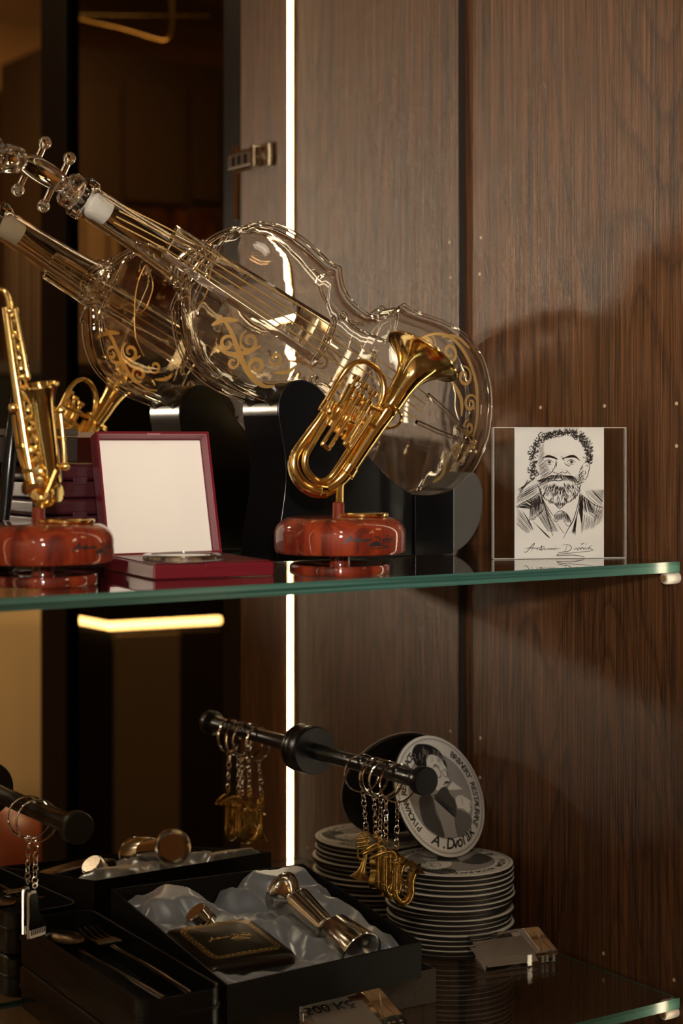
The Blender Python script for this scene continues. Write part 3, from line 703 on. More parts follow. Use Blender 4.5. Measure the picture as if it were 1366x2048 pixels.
bm = B(); lathe(bm, [(0, .0007), (.0215, .0007), (.0215, .0030), (0, .0030)], 56, cap=False); mesh_obj('medal', bm, 'steel', t)
bm = B(); lathe(bm, [(0, 0), (.0270, 0), (.0276, .0006), (.0276, .0034), (.0268, .0040), (.0225, .0042), (.0222, .0034), (0, .0034)], 64, cap=False); mesh_obj('capsule', bm, 'acrylic', t)

# stacked closed cases behind the saxophone
gr = 'closed burgundy cases stacked behind the saxophone'
ca = at(64, 1000, y=-.066)
for i, (h0, lab) in enumerate(((.0002, 'closed dark burgundy case at the bottom of the stack behind the saxophone'), (.0250, 'closed dark burgundy case in the middle of the stack behind the saxophone'), (.0498, 'closed dark burgundy case topping the stack behind the saxophone'))):
    t = thing('closed_case', lab, 'case', (ca.x+.001*i, -.068+.001*i, .328+h0), (0, 0, math.radians(-2.5+1.0*i)), gr)
    w_ = .070
    bm = B(); box(bm, 0, w_, 0, .062, 0, .0120); mesh_obj('base', bm, 'burgleather', t, bevel=.0015)
    bm = B(); box(bm, -.0006, w_+.0006, -.0006, .0626, .0126, .0244); mesh_obj('lid', bm, 'burgleather', t, bevel=.003, seg=3)
    bm = B(); box(bm, w_*.42, w_*.58, -.0014, -.0004, .0095, .0150); mesh_obj('latch', bm, 'burgleather', t, bevel=.0003)
t = thing('dark_wooden_case', 'dark brown wooden case laid on top of the burgundy stack', 'case', (-.60, -.066, .4035))
pr_ = at(156, 900, y=-.066); w_ = pr_.x+.60
bm = B(); box(bm, 0, w_, 0, .060, 0, .0185); mesh_obj('body', bm, 'trim', t, bevel=.001)
bm = B(); box(bm, -.0005, w_+.0005, -.0005, .0605, .0190, .0240); mesh_obj('lid', bm, 'brownpanel', t, bevel=.001)
t = thing('black_curved_rod', 'glossy black curved rod with a rounded foot, left of the saxophone', 'stand', (0, 0, 0))
yb = -.122
bm = B(); tube(bm, [at(36, 760, y=yb), at(30, 800, y=yb), at(24, 870, y=yb), at(17, 940, y=yb), at(12, 1000, y=yb), at(8, 1040, y=yb)], [.0022, .0030, .0042, .0046, .0040, .0036], 14); mesh_obj('rod', bm, 'black', t)
q = at(-4, 1040, y=yb); bm = B(); ball(bm, (q.x, q.y, .328+.0135), .0133, 20, (1.15, 1, 1)); mesh_obj('foot', bm, 'black', t)

# ------------------------------------------------------------------ portrait in a clear acrylic holder
pl = at(988, 1117, z=.3283); pr2 = at(1256, 1114, z=.3283); e = (pr2-pl); Wp = e.length*.985; ang = math.atan2(e.y, e.x)
ph = thing('portrait_holder', 'clear acrylic plate holder with a pen-drawn portrait card, by the wood wall', 'picture', pl+Vector((-.0035, -.003, 0)), (0, 0, ang))
Hp = .1005
bm = B(); box(bm, 0, Wp, .0022, .0042, 0, Hp); mesh_obj('back_plate', bm, 'acrylic', ph, bevel=.0003)
for a_ in ((0, .0004, -.0023, .0043, 0, Hp), (Wp-.0004, Wp, -.0023, .0043, 0, Hp), (0, Wp, -.0024, .0043, Hp, Hp+.0004), (0, Wp, -.0026, -.0022, 0, .0004)):
    mesh_obj('polished_edge', boxm(*a_), 'edge', ph, False)
bm = B(); box(bm, 0, Wp, -.0022, .0002, 0, Hp); mesh_obj('front_plate', bm, 'acrylic', ph, bevel=.0003)
cx0 = Wp*43.5/269; cw = Wp*181.5/269
bm = B(); box(bm, cx0, cx0+cw, .0007, .0013, 0, Hp); card = mesh_obj('card', bm, 'paper', ph, False)
def pf(cx_, cy_): return (cx0+(cx_-118)/1074*cw, .0006, (1645-cy_)/1540*Hp)
bm = B(); rr = random.Random(3)
def st(P, w_=8, taper=True, smooth=True): ribbon(bm, P, w_, pf, taper, 3, smooth)
def hatch(a, b, c_, d_2, n, w_=5, jit=4):
    """n strokes between edge a-b (starts) and c-d (ends)"""
    for i in range(n):
        t_ = i/(n-1); p = (a[0]+(b[0]-a[0])*t_+rr.uniform(-jit, jit), a[1]+(b[1]-a[1])*t_+rr.uniform(-jit, jit)); q_ = (c_[0]+(d_2[0]-c_[0])*t_+rr.uniform(-jit, jit), c_[1]+(d_2[1]-c_[1])*t_+rr.uniform(-jit, jit))
        mid = ((p[0]+q_[0])/2+rr.uniform(-jit, jit), (p[1]+q_[1])/2+rr.uniform(-jit, jit)); st([p, mid, q_], w_*rr.uniform(.7, 1.2))
# hair: short curly strokes in a band around the head
band = [(345, 690, 45), (318, 620, 48), (345, 560, 40), (335, 480, 45), (330, 400, 50), (350, 330, 50), (400, 270, 50), (455, 215, 45), (510, 175, 40), (570, 165, 48), (630, 160, 50), (700, 140, 32), (770, 140, 32), (840, 160, 40), (900, 190, 50), (950, 230, 50), (985, 280, 50), (1005, 340, 50), (1015, 400, 50), (1010, 460, 50), (1000, 510, 45)]
bp = catmull([(x, y, r_) for x, y, r_ in band], 5)
for i in range(len(bp)-1):
    p, q_ = bp[i], bp[i+1]; tx, ty = q_.x-p.x, q_.y-p.y; ln = math.hypot(tx, ty); tx /= ln; ty /= ln
    for j in range(4):
        o1 = rr.uniform(-1, .75)*p.z; cx_, cy_ = p.x+ty*o1+rr.uniform(-8, 8), p.y-tx*o1+rr.uniform(-8, 8)
        a0 = rr.uniform(0, 6.28) if i < 40 else rr.uniform(-1, 1); r_ = rr.uniform(13, 26); sw = rr.uniform(1.6, 3.2)
        st([(cx_+math.cos(a0+sw*k_/5)*r_*1.1, cy_+math.sin(a0+sw*k_/5)*r_*.8) for k_ in range(6)], rr.uniform(7, 13))
for i in range(26):
    t_ = i/25; a = -PI*.98+t_*PI*.93; cx_, cy_ = 680+math.cos(a)*(340-20*t_), 430+math.sin(a)*290
    st([(cx_, cy_), (cx_+rr.uniform(-20, 10), cy_+28), (cx_+rr.uniform(-8, 12), cy_+55)], rr.uniform(8, 15))
# left face shading, temple
hatch((455, 300), (400, 640), (470, 320), (520, 700), 5, 4); hatch((410, 330), (395, 560), (468, 300), (470, 470), 16, 4.5); hatch((400, 560), (430, 720), (480, 500), (560, 640), 18, 4.5)
# brows
for dy in range(0, 34, 7): st([(452, 470-dy*.5), (500, 436+dy*.5), (560, 440+dy*.5), (630, 470+dy*.4)], 13)
for dy in range(0, 34, 7): st([(690, 480-dy*.6), (760, 440+dy*.5), (840, 436+dy*.6), (905, 498-dy*.1)], 12)
st([(670, 440), (700, 470), (720, 500)], 7)
# eyes
for ex, ey in ((533, 510), (800, 508)):
    st([(ex-58, ey+4), (ex-30, ey-22), (ex+10, ey-24), (ex+55, ey+8)], 8); st([(ex-50, ey+12), (ex-10, ey+32), (ex+40, ey+22)], 5)
    poly(bm, [(ex+14*math.cos(a*PI/5), ey+15*math.sin(a*PI/5)) for a in range(10)], pf)
    st([(ex+20*math.cos(a*.7), ey+22*math.sin(a*.7)) for a in range(10)], 4, False); st([(ex-60, ey+26), (ex-36, ey+48), (ex-14, ey+58)], 4)
st([(712, 516), (740, 545), (785, 552)], 8)
# nose, cheeks
st([(612, 470), (606, 540), (590, 585), (572, 610), (585, 632), (610, 638)], 9); st([(625, 500), (618, 545), (612, 575)], 10); st([(606, 632), (640, 646), (680, 630), (690, 612)], 8)
st([(690, 632), (730, 640), (748, 620), (738, 600)], 8); st([(748, 612), (770, 640), (790, 658)], 7); st([(575, 605), (550, 640), (530, 660)], 7)
# moustache
for i in range(34):
    t_ = i/33; x0 = 560+t_*200; s_ = (t_-.45)*2
    st([(x0, 652+20*abs(s_)+rr.uniform(-6, 6)), (x0+s_*55, 690+rr.uniform(-8, 8)), (x0+s_*125, 712+46*abs(s_)+rr.uniform(-8, 8))], rr.uniform(6, 10))
st([(450, 782), (530, 738), (600, 724), (640, 732), (700, 720), (720, 730)], 12)
# beard
for i in range(230):
    t_ = rr.random(); rad = rr.uniform(.2, 1); a = PI*(.04+.92*t_)
    cx_, cy_ = 655+math.cos(a)*250*rad, 745+math.sin(a)*235*rad; dx = math.cos(a)*.45
    st([(cx_, cy_), (cx_+dx*22+rr.uniform(-8, 8), cy_+24), (cx_+dx*40+rr.uniform(-7, 7), cy_+46)], rr.uniform(4.5, 7.5))
for i in range(40):
    t_ = i/39; a = PI*(.02+.96*t_); cx_, cy_ = 655+math.cos(a)*255, 755+math.sin(a)*232
    st([(cx_, cy_), (cx_+rr.uniform(-10, 10), cy_+16), (cx_-math.cos(a)*18, cy_+30)], 9)
# sideburns
hatch((935, 540), (955, 740), (895, 610), (860, 790), 16, 6, 9); hatch((890, 650), (800, 700), (930, 760), (840, 800), 9, 6, 8); hatch((385, 720), (420, 800), (470, 700), (560, 690), 14, 7, 8)
# ear
st([(945, 530), (985, 512), (1018, 545), (1010, 610), (990, 680), (962, 722), (940, 700)], 8); st([(965, 560), (990, 545), (996, 575)], 7); st([(960, 610), (970, 640), (955, 660)], 9)
# collar, tie
st([(440, 910), (490, 1010), (570, 1130), (590, 1140)], 8); st([(570, 970), (610, 1020), (660, 1058), (720, 1010), (760, 970)], 8); st([(900, 870), (880, 1000), (820, 1200), (760, 1300), (700, 1415)], 10)
hatch((585, 990), (740, 990), (640, 1040), (690, 1035), 12, 5); st([(590, 1140), (640, 1095), (690, 1088), (750, 1130), (800, 1210)], 8)
hatch((600, 1130), (700, 1100), (610, 1200), (700, 1190), 13, 6); hatch((690, 1090), (760, 1130), (720, 1220), (800, 1230), 13, 6); st([(600, 1130), (590, 1190), (620, 1215), (640, 1190)], 8); st([(700, 1195), (740, 1255), (775, 1265), (800, 1215)], 7)
st([(625, 1230), (670, 1300), (715, 1360)], 6)
# coat left
st([(400, 870), (330, 930), (220, 985), (130, 1040)], 10); st([(430, 890), (480, 1040), (530, 1210), (575, 1385)], 12); st([(445, 930), (500, 1060), (560, 1170)], 9)
hatch((400, 880), (140, 1040), (440, 1000), (300, 1060), 34, 9, 9); hatch((310, 960), (440, 900), (290, 1190), (470, 1060), 26, 7, 7); hatch((290, 1190), (470, 1050), (350, 1190), (420, 1130), 16, 6)
hatch((480, 1020), (400, 1150), (640, 1330), (520, 1330), 18, 5); hatch((150, 1050), (140, 1240), (345, 1300), (270, 1350), 16, 5, 6); hatch((340, 1210), (380, 1250), (530, 1410), (545, 1400), 6, 7, 3); hatch((200, 1070), (290, 1190), (330, 1290), (340, 1310), 9, 5)
hatch((350, 715), (270, 720), (160, 830), (180, 880), 7, 7, 6); hatch((400, 760), (380, 860), (150, 900), (140, 990), 12, 6, 8)
# coat right
st([(905, 880), (1000, 960), (1100, 1030), (1190, 1056)], 10); st([(900, 900), (925, 1100), (925, 1350)], 12); st([(970, 850), (1010, 930), (1120, 1020), (1170, 1050)], 6)
hatch((905, 890), (1010, 960), (900, 1090), (1070, 1120), 22, 8, 8); hatch((895, 900), (880, 1060), (935, 1150), (920, 1250), 14, 9, 6); hatch((890, 1050), (850, 1200), (800, 1340), (850, 1375), 14, 5); hatch((940, 1120), (1080, 1180), (920, 1320), (1060, 1300), 12, 5, 6)
hatch((1010, 980), (1190, 1040), (1060, 1110), (1110, 1180), 12, 7, 8); hatch((1100, 1060), (1180, 1090), (1060, 1290), (1125, 1245), 7, 5, 5); st([(1010, 1115), (1060, 1150), (1100, 1195)], 8)
hatch((970, 850), (1190, 830), (1190, 1050), (1190, 880), 16, 6, 6)
for P in SIG: ribbon(bm, [(235+a*100, 1570-b*100) for a, b in P], 8, pf, True, 3)
bmesh.ops.delete(bm, geom=[v for v in bm.verts if not (cx0 <= v.co.x <= cx0+cw)], context='VERTS')
mesh_obj('pen_drawing', bm, 'ink', card, False)
#@@PART3
# ------------------------------------------------------------------ coasters
RC = .0522; TH = .00396
def coaster_body(t, z0=0):
    bm = B(); lathe(bm, [(0, 0), (RC-.0008, 0), (RC-.0002, .0006), (RC-.0002, .0031), (0, .0031)], 72, cap=False); mesh_obj('body', bm, 'ink', t)
    bm = B(); lathe(bm, [(0, .0031), (RC-.0003, .0031), (RC, .0034), (RC-.0007, .00385), (0, .0039)], 72, cap=False); mesh_obj('printed_face', bm, 'paper', t)
def print_art(t, rot=0):
    cr, sr = math.cos(rot), math.sin(rot)
    def lay(z): return lambda u, v: ((u*cr-v*sr)*RC, (u*sr+v*cr)*RC, .0039+z)
    def cc(P): return [((x-482)/492, -(y-640)/602) for x, y in P]
    def circ(bm, r, z, n=72): poly(bm, [(r*math.cos(2*PI*i/n), r*math.sin(2*PI*i/n)) for i in range(n)], lay(z))
    bm = B(); circ(bm, .70, .00004); mesh_obj('grey_disc', bm, 'printgrey', t, False)
    bm = B()
    for r_, w_ in ((.705, .008), (.945, .010)):
        ribbon(bm, [(r_*math.cos(2*PI*i/90), r_*math.sin(2*PI*i/90)) for i in range(91)], w_, lay(.00007), False, smooth=False)
    for i in range(110):
        a = 2*PI*i/110; r_ = .915
        ribbon(bm, [(r_*math.cos(a), r_*math.sin(a)), ((r_+.012)*math.cos(a+.012), (r_+.012)*math.sin(a+.012))], .012, lay(.00007), False, smooth=False)
    mesh_obj('border_line', bm, 'ink', t, False)
    def textarc(bm, s_, a0, a1, size, r_, inward=False, shear=0):
        n = len(s_)
        for i, ch in enumerate(s_):
            if ch == ' ': continue
            a = a0+(a1-a0)*i/(n-1)
            th_ = a-PI/2 if not inward else a+PI/2
            ct, st2 = math.cos(th_), math.sin(th_)
            def f(x, y, a=a, ct=ct, st2=st2):
                y2 = y if not inward else y; x2 = x+shear*y
                return lay(.00008)(r_*math.cos(a)+x2*ct-y2*st2, r_*math.sin(a)+x2*st2+y2*ct)
            put_text(bm, ch, size, f)
    bm = B()
    textarc(bm, 'BREWERY RESTAURANT', math.radians(54), math.radians(-38), .160, .765)
    mesh_obj('lettering', bm, 'ink', t, False); bm = B()
    textarc(bm, 'PIVOVAR RESTAURACE', math.radians(218), math.radians(126), .160, .765)
    mesh_obj('lettering', bm, 'ink', t, False)
    bm = B(); textarc(bm, 'A.', math.radians(-116), math.radians(-103), .26, .87, True, .32); mesh_obj('name_lettering', bm, 'ink', t, False); bm = B(); textarc(bm, 'Dvořák', math.radians(-93), math.radians(-52), .26, .87, True, .32)
    mesh_obj('name_lettering', bm, 'ink', t, False)
    # the portrait drawn on the coaster
    def blob(nm, P, mt, z, sm=True):
        Q = [(p.x, p.y) for p in catmull([(x, y, 0) for x, y in cc(P)], 4, True)] if sm else cc(P)
        bm = B(); poly(bm, Q, lay(z)); mesh_obj(nm, bm, mt, t, False)
    blob('print_vest', [(385, 660), (470, 680), (590, 780), (640, 860), (660, 1000), (600, 1050), (500, 1062), (415, 1045), (380, 900)], 'printgrey', .00006)
    blob('print_jacket', [(250, 640), (320, 620), (385, 650), (385, 800), (415, 930), (420, 1045), (330, 1010), (240, 930), (212, 830), (222, 700)], 'printdark', .00009)
    blob('print_sleeve', [(600, 830), (650, 790), (740, 830), (780, 900), (720, 990), (640, 1040), (578, 1055), (575, 920)], 'printmid', .00009)
    blob('print_face', [(400, 320), (430, 240), (500, 220), (580, 270), (612, 370), (600, 430), (622, 500), (570, 540), (540, 580), (470, 600), (410, 520), (390, 420)], 'paper', .00010)
    blob('print_hair', [(265, 300), (258, 220), (300, 150), (360, 120), (470, 130), (560, 180), (610, 260), (628, 370), (600, 340), (570, 270), (500, 235), (440, 240), (405, 290), (390, 345), (330, 350), (290, 340)], 'ink', .00013)
    blob('print_beard', [(470, 590), (520, 560), (570, 560), (600, 640), (640, 720), (600, 850), (540, 800), (470, 720), (400, 640), (440, 620)], 'printdark', .00014)
    blob('print_glass', [(560, 585), (650, 508), (742, 585), (745, 650), (650, 655), (610, 640)], 'paper', .00012, False)
    blob('print_beer', [(580, 590), (742, 590), (748, 645), (640, 655), (610, 640)], 'printgrey', .00015, False)
    blob('print_hand', [(640, 680), (700, 650), (770, 680), (812, 720), (800, 770), (755, 830), (700, 800), (645, 770)], 'paper', .00017)
    bm = B()
    for P, w_ in (([(455, 380), (480, 350), (520, 370), (540, 420), (520, 460), (485, 450), (460, 410), (455, 380)], .014), ([(560, 400), (590, 390), (612, 420), (600, 460), (570, 450), (556, 420), (560, 400)], .012), ([(400, 340), (455, 370)], .012), ([(540, 400), (560, 405)], .014), ([(470, 350), (500, 335), (540, 370)], .022), ([(580, 385), (610, 380)], .02),
                  ([(612, 440), (625, 500), (590, 520), (560, 520)], .014), ([(540, 540), (580, 510), (615, 520)], .03), ([(385, 650), (390, 760), (415, 930), (420, 1045)], .012), ([(400, 660), (500, 760), (590, 860)], .05), ([(430, 640), (520, 740), (600, 800)], .03), ([(600, 830), (575, 930), (578, 1055)], .012), ([(640, 780), (700, 790), (750, 830)], .014), ([(700, 660), (712, 700), (705, 750)], .01), ([(780, 740), (800, 735), (795, 775), (780, 770)], .012)):
        ribbon(bm, cc(P), w_, lay(.00019), True)
    mesh_obj('print_lines', bm, 'ink', t, False)
    bm = B()
    for i in range(34):
        a = rr.uniform(0, 1); x_ = 275+a*320; y_ = 190+60*abs(a-.4)+rr.uniform(-40, 70)
        ribbon(bm, cc([(x_, y_), (x_+rr.uniform(-10, 20), y_+26), (x_+rr.uniform(-20, 10), y_+55)]), .010, lay(.00021))
    mesh_obj('print_hair_lines', bm, 'printgrey', t, False)
grp = 'coasters piled in the right corner of the lower shelf'
cxs, cys = -.0590, -.0560
ordw = ['bottom', 'second', 'third', 'fourth', 'fifth', 'sixth', 'seventh', 'eighth', 'ninth', 'tenth', 'eleventh', 'twelfth', 'thirteenth', 'fourteenth', 'fifteenth', 'sixteenth', 'seventeenth']
proto = thing('round_coaster', 'bottom round black coaster of the pile standing on the glass', 'coaster', (cxs, cys, .0002), (0, 0, 0), grp)
coaster_body(proto)
for i in range(1, 17):
    last = i == 16
    if last:
        c_ = thing('round_coaster', 'round printed coaster lying face up on top of the pile', 'coaster', (0, 0, 0), (0, 0, 0), grp)
        coaster_body(c_); print_art(c_, math.radians(112))
    else:
        c_ = copy_tree(proto); c_['label'] = f'{ordw[i]} black-sided coaster counted from the bottom of the pile'
    c_.location = (cxs+(R.uniform(-.0020, .0016) if not last else 0), cys+R.uniform(-.0020, .0016), .0002+i*.00402)
    c_.rotation_euler = (0, 0, R.uniform(0, 6) if not last else 0)
# the one leaning on the mirror
t = thing('standing_coaster', 'round printed coaster propped upright against the mirror on the coaster pile', 'coaster')
coaster_body(t); print_art(t, math.radians(-6))
nz_ = Vector((.19, -.98, 0)).normalized()*math.cos(math.radians(23))+Vector((0, 0, math.sin(math.radians(23))))
yl = Vector((0, 0, 1)); yl = (yl-nz_*yl.dot(nz_)).normalized(); xl = yl.cross(nz_)
bot = Vector((-.0480, -.0500, .0002+16*.00402+.0041))
ctr = bot+yl*RC
t.matrix_world = Matrix.Translation(ctr-nz_*.0012) @ Matrix((xl, yl, nz_)).transposed().to_4x4()

# ------------------------------------------------------------------ wall rods with key rings
RZ = .1635
def rod(x, label):
    t = thing('display_rod', label, 'rod', (x, 0, RZ))
    bm = B(); lathe(bm, [(0, .0002), (.0195, .0002), (.0198, .001), (.0198, .0048), (.0186, .0056), (.0186, .0070), (.0198, .0078), (.0198, .0105), (.0190, .0116), (0, .0116)], 56, (0, 0, 0), (0, -1, 0), False); mesh_obj('wall_flange', bm, 'blackmetal', t)
    bm = B(); lathe(bm, [(.0066, .0110), (.0066, .030), (.0062, .031), (.0062, .118), (.0067, .119), (.0067, .1525)], 36, (0, 0, 0), (0, -1, 0)); mesh_obj('bar', bm, 'blackmetal', t)
    bm = B(); lathe(bm, [(0, .151), (.0067, .151), (.0078, .1545), (.0104, .157), (.0108, .158), (.0108, .1650), (.0104, .1657), (0, .1657)], 40, (0, 0, 0), (0, -1, 0), False); mesh_obj('end_cap', bm, 'blackmetal', t)
    return t
rod(-.1647, 'black display rod on the mirror carrying gold instrument key rings')
rod(-.449, 'black display rod at the left edge carrying two piano key rings')
def chain(bm, p, q, nl, r=.0020, w_=.00045):
    p, q = Vector(p), Vector(q); d = (q-p); st_ = d.length/nl; dn = d.normalized()
    a_, b_ = frame_of(dn)
    for i in range(nl):
        c_ = p+d*((i+.5)/nl); n1 = a_ if i % 2 else b_; n1 = (n1+Vector((R.uniform(-.3, .3), R.uniform(-.3, .3), 0))).normalized()
        u = dn; v = n1.cross(u).normalized()
        P = [c_+u*(st_*.66*math.cos(2*PI*k_/12))+v*(r*math.sin(2*PI*k_/12)) for k_ in range(12)]
        tube(bm, P, w_, 6, closed=True, smooth=False)
def keyring(label, x, y, tilt, pend, drop=.031, group=None, rr_=.0146, yaw=0, swing=0):
    """ring hangs over the rod; origin at the rod axis"""
    t = thing('key_ring', label, 'key ring', (x, y, RZ), (0, 0, 0), group)
    zc = .0067+.0007-rr_
    bm = B(); nrm = Vector((-math.sin(tilt), -math.cos(tilt), 0))
    for k_ in (-1, 1): torus(bm, Vector((0, 0, zc))+nrm*.0005*k_, nrm, rr_, .00062, 40, 8)
    mesh_obj('split_ring', bm, 'chrome', t)
    b0 = Vector((swing*.2, 0, zc-rr_)); b1 = Vector((swing, 0, zc-rr_-drop))
    bm = B(); chain(bm, b0+Vector((0, 0, .001)), b1, 7); mesh_obj('chain', bm, 'chrome', t)
    pend(t, b1, yaw); return t
def place(bm, o, yaw, s=1):
    bmesh.ops.transform(bm, matrix=Matrix.Translation(o) @ Matrix.Rotation(yaw-YAW, 4, 'Z') @ Matrix.Scale(s, 4), verts=bm.verts); return bm
def sax_pendant(t, o, yaw, s=1):
    bm = B(); P = lambda x, z, y=0: Vector((x, y, z))
    torus(bm, P(0, -.0012), (0, 1, 0), .0019, .0005, 16, 6)
    tube(bm, [P(-.0205, -.0090), P(-.0150, -.0070), P(-.0085, -.0050), P(-.0050, -.0045), P(-.0022, -.0055), P(-.0010, -.0085), P(-.0008, -.0130)], [.0009, .0019, .0015, .0013, .0014, .0016, .0017], 12)
    tube(bm, [P(-.0008, -.0080), P(-.0008, -.0200), P(-.0010, -.0350), P(.0008, -.0412), P(.0048, -.0438), P(.0090, -.0415), P(.0112, -.0360), P(.0110, -.0290), P(.0118, -.0235), P(.0130, -.0195)], [.0018, .0020, .0023, .0026, .0029, .0030, .0030, .0032, .0038, .0046], 14)
    body = place(bm, o, yaw, s); mesh_obj('saxophone_charm', body, 'brass', t)
    bm = B(); lathe(bm, [(.0046, 0), (.0056, .0022), (.0082, .0042), (.0086, .0046), (.0078, .0044), (.004, .001), (0, 0)], 28, P(.0130, -.0197), P(.75, .8).normalized(), False); mesh_obj('charm_bell', place(bm, o, yaw, s), 'brass', t)
    bm = B()
    for i in range(10): torus(bm, P(.0028, -.0105-.0020*i, -.0008), (0, 1, 0), .0010, .00032, 12, 5)
    for x_, z_, r_ in ((.0060, -.0270, .0016), (.0072, -.0312, .0020), (.0062, -.0362, .0019)): torus(bm, P(x_, z_, -.0022), (0, 1, 0), r_, .0005, 16, 6)
    for z_ in (-.0125, -.0340): torus(bm, P(-.0008, z_), (0, 0, 1), .0025, .0005, 16, 6)
    mesh_obj('charm_keys', place(bm, o, yaw, s), 'brass', t)
    bm = B(); ball(bm, P(-.0008, -.0105, -.0019), .0013, 10); ball(bm, P(.0070, -.0312, -.0028), .0013, 10); mesh_obj('charm_stone', place(bm, o, yaw, s), 'chrome', t)
def trumpet_pendant(t, o, yaw):
    bm = B(); P = lambda x, z, y=0: Vector((x, y, z))
    torus(bm, P(0, -.0012), (0, 1, 0), .0019, .0005, 16, 6)
    tube(bm, [P(.0015, -.0030), P(.0005, -.0120), P(-.0010, -.0250)], [.0011, .0013, .0016], 12)
    tube(bm, [P(-.004, -.0040), P(-.0060, -.0060), P(-.0068, -.0180), P(-.0060, -.0240), P(-.0030, -.0250), P(-.0010, -.0225), P(-.0006, -.0100), P(-.002, -.0045), P(-.004, -.0040)], .0009, 10)
    for i in range(3): tube(bm, [P(-.0075, -.0090-.003*i), P(.0028, -.0078-.003*i)], .0012, 10, smooth=False)
    mesh_obj('trumpet_charm', place(bm, o, yaw), 'brass', t)
    bm = B(); lathe(bm, [(.0016, 0), (.0026, .007), (.0044, .0115), (.0072, .0148), (.0082, .0158), (.0074, .0156), (.003, .009), (0, .006)], 32, P(-.0010, -.0245), P(-.25, -1), False); mesh_obj('charm_bell', place(bm, o, yaw), 'brass', t)
def violin_pendant(t, o, yaw):
    bm = B(); P = lambda x, z, y=0: Vector((x, y, z))
    torus(bm, P(0, -.0012), (0, 1, 0), .0019, .0005, 16, 6)
    pts = [(0, -.0170), (.0045, -.0185), (.0065, -.0225), (.0052, -.0260), (.0042, -.0290), (.0060, -.0320), (.0080, -.0370), (.0060, -.0425), (0, -.0440)]
    Q = catmull([(x, z, 0) for x, z in pts], 4); Q = [(q.x, q.y) for q in Q]; Q = Q+[(-x, z) for x, z in Q[-2:0:-1]]
    prism(bm, Q, 'y', -.0026, .0026); box(bm, -.0013, .0013, -.0040, -.0022, -.0270, -.0030); ball(bm, P(0, -.0040), .0022, 10)
    mesh_obj('violin_charm', place(bm, o, yaw), 'brass', t, bevel=.0004)
    bm = B()
    for i in range(4): tube(bm, [P(-.0009+.0006*i, -.004, -.0044), P(-.0009+.0006*i, -.038, -.0034)], .00018, 5, smooth=False)
    mesh_obj('charm_string', place(bm, o, yaw), 'chrome', t)
def piano_pendant(t, o, yaw):
    P = lambda x, z, y=0: Vector((x, y, z))
    bm = B(); torus(bm, P(0, -.0012), (0, 1, 0), .0020, .0005, 16, 6); mesh_obj('charm_loop', place(bm, o, yaw), 'chrome', t)
    pts = [(0, -.0040), (.0035, -.0050), (.0050, -.0100), (.0050, -.0180), (.0080, -.0240), (.0120, -.0290), (.0120, -.0370), (-.0040, -.0370), (-.0040, -.0080), (-.0030, -.0050)]
    bm = B(); prism(bm, [(x-.003, z) for x, z in pts], 'y', -.0011, .0011); mesh_obj('piano_charm', place(bm, o, yaw), 'chrome', t, bevel=.0004)
    bm = B(); prism(bm, [((x-.003)*.84+.0002, (z+.020)*.84-.0195) for x, z in pts], 'y', -.0014, -.0009); mesh_obj('black_enamel', place(bm, o, yaw), 'black', t, smooth=False)
    bm = B(); box(bm, -.0062, .0084, -.0018, -.0008, -.0366, -.0312); mesh_obj('keyboard', place(bm, o, yaw), 'paper', t, smooth=False)
    for i in range(8):
        bm = B(); box(bm, -.0056+.0018*i, -.0048+.0018*i, -.0021, -.0017, -.0345, -.0312); mesh_obj('black_key', place(bm, o, yaw), 'ink', t, smooth=False)
g1 = 'instrument key rings on the long display rod'
def ry(px): return at(px, 1540, x=-.1647).y
for px, tl, pn, yw, dr, sw, lab in (
        (724, .25, trumpet_pendant, .15, .0290, .004, 'key ring with an antique gold trumpet charm, nearest the mirror'),
        (748, -.1, violin_pendant, 1.15, .0290, .0015, 'key ring with an antique gold violin charm seen edge-on'),
        (762, .45, sax_pendant, .75, .0310, -.001, 'key ring with a gold saxophone charm turned edge-on, middle of the rod'),
        (772, .15, sax_pendant, .45, .0320, .0, 'key ring with gold saxophone charm, second from the rod tip'),
        (796, .28, sax_pendant, .1, .0330, -.0015, 'key ring with gold saxophone charm nearest the rod tip')):
    keyring(lab, -.1647, ry(px), tl, pn, dr, g1, yaw=yw, swing=sw)
def ry2(px): return at(px, 1620, x=-.449).y
g2 = 'piano key rings on the left display rod'
keyring('key ring with black and silver grand piano charm, behind the other', -.449, ry2(58), .5, piano_pendant, .0285, g2, yaw=1.25, swing=-.001)
keyring('key ring with black and silver grand piano charm, nearer the rod tip', -.449, ry2(74), .15, piano_pendant, .0285, g2, yaw=.95, swing=-.0015)

# ------------------------------------------------------------------ gift box with hip flask, funnel and cups
def opentray(P, d, th_):
    """open-top box: P four rim corners in order, d depth, th_ wall"""
    bm = B(); c_ = sum(P, Vector())/4
    O_ = [bm.verts.new(p) for p in P]; OB = [bm.verts.new(p-Vector((0, 0, d))) for p in P]
    In = [p+(c_-p).normalized()*th_*1.4 for p in P]; I1 = [bm.verts.new(p) for p in In]; I0 = [bm.verts.new(p-Vector((0, 0, d-th_))) for p in In]
    for i in range(4):
        j = (i+1) % 4
        bm.faces.new((O_[i], OB[i], OB[j], O_[j])); bm.faces.new((O_[i], O_[j], I1[j], I1[i])); bm.faces.new((I1[i], I1[j], I0[j], I0[i]))
    bm.faces.new(OB); bm.faces.new(I0[::-1]); return bm
FLc, FRc = at(454, 1971, z=.052), at(843, 1884, z=.050)
BRc, BLc = at(606, 1727, z=.0765), at(222, 1778, z=.0775)
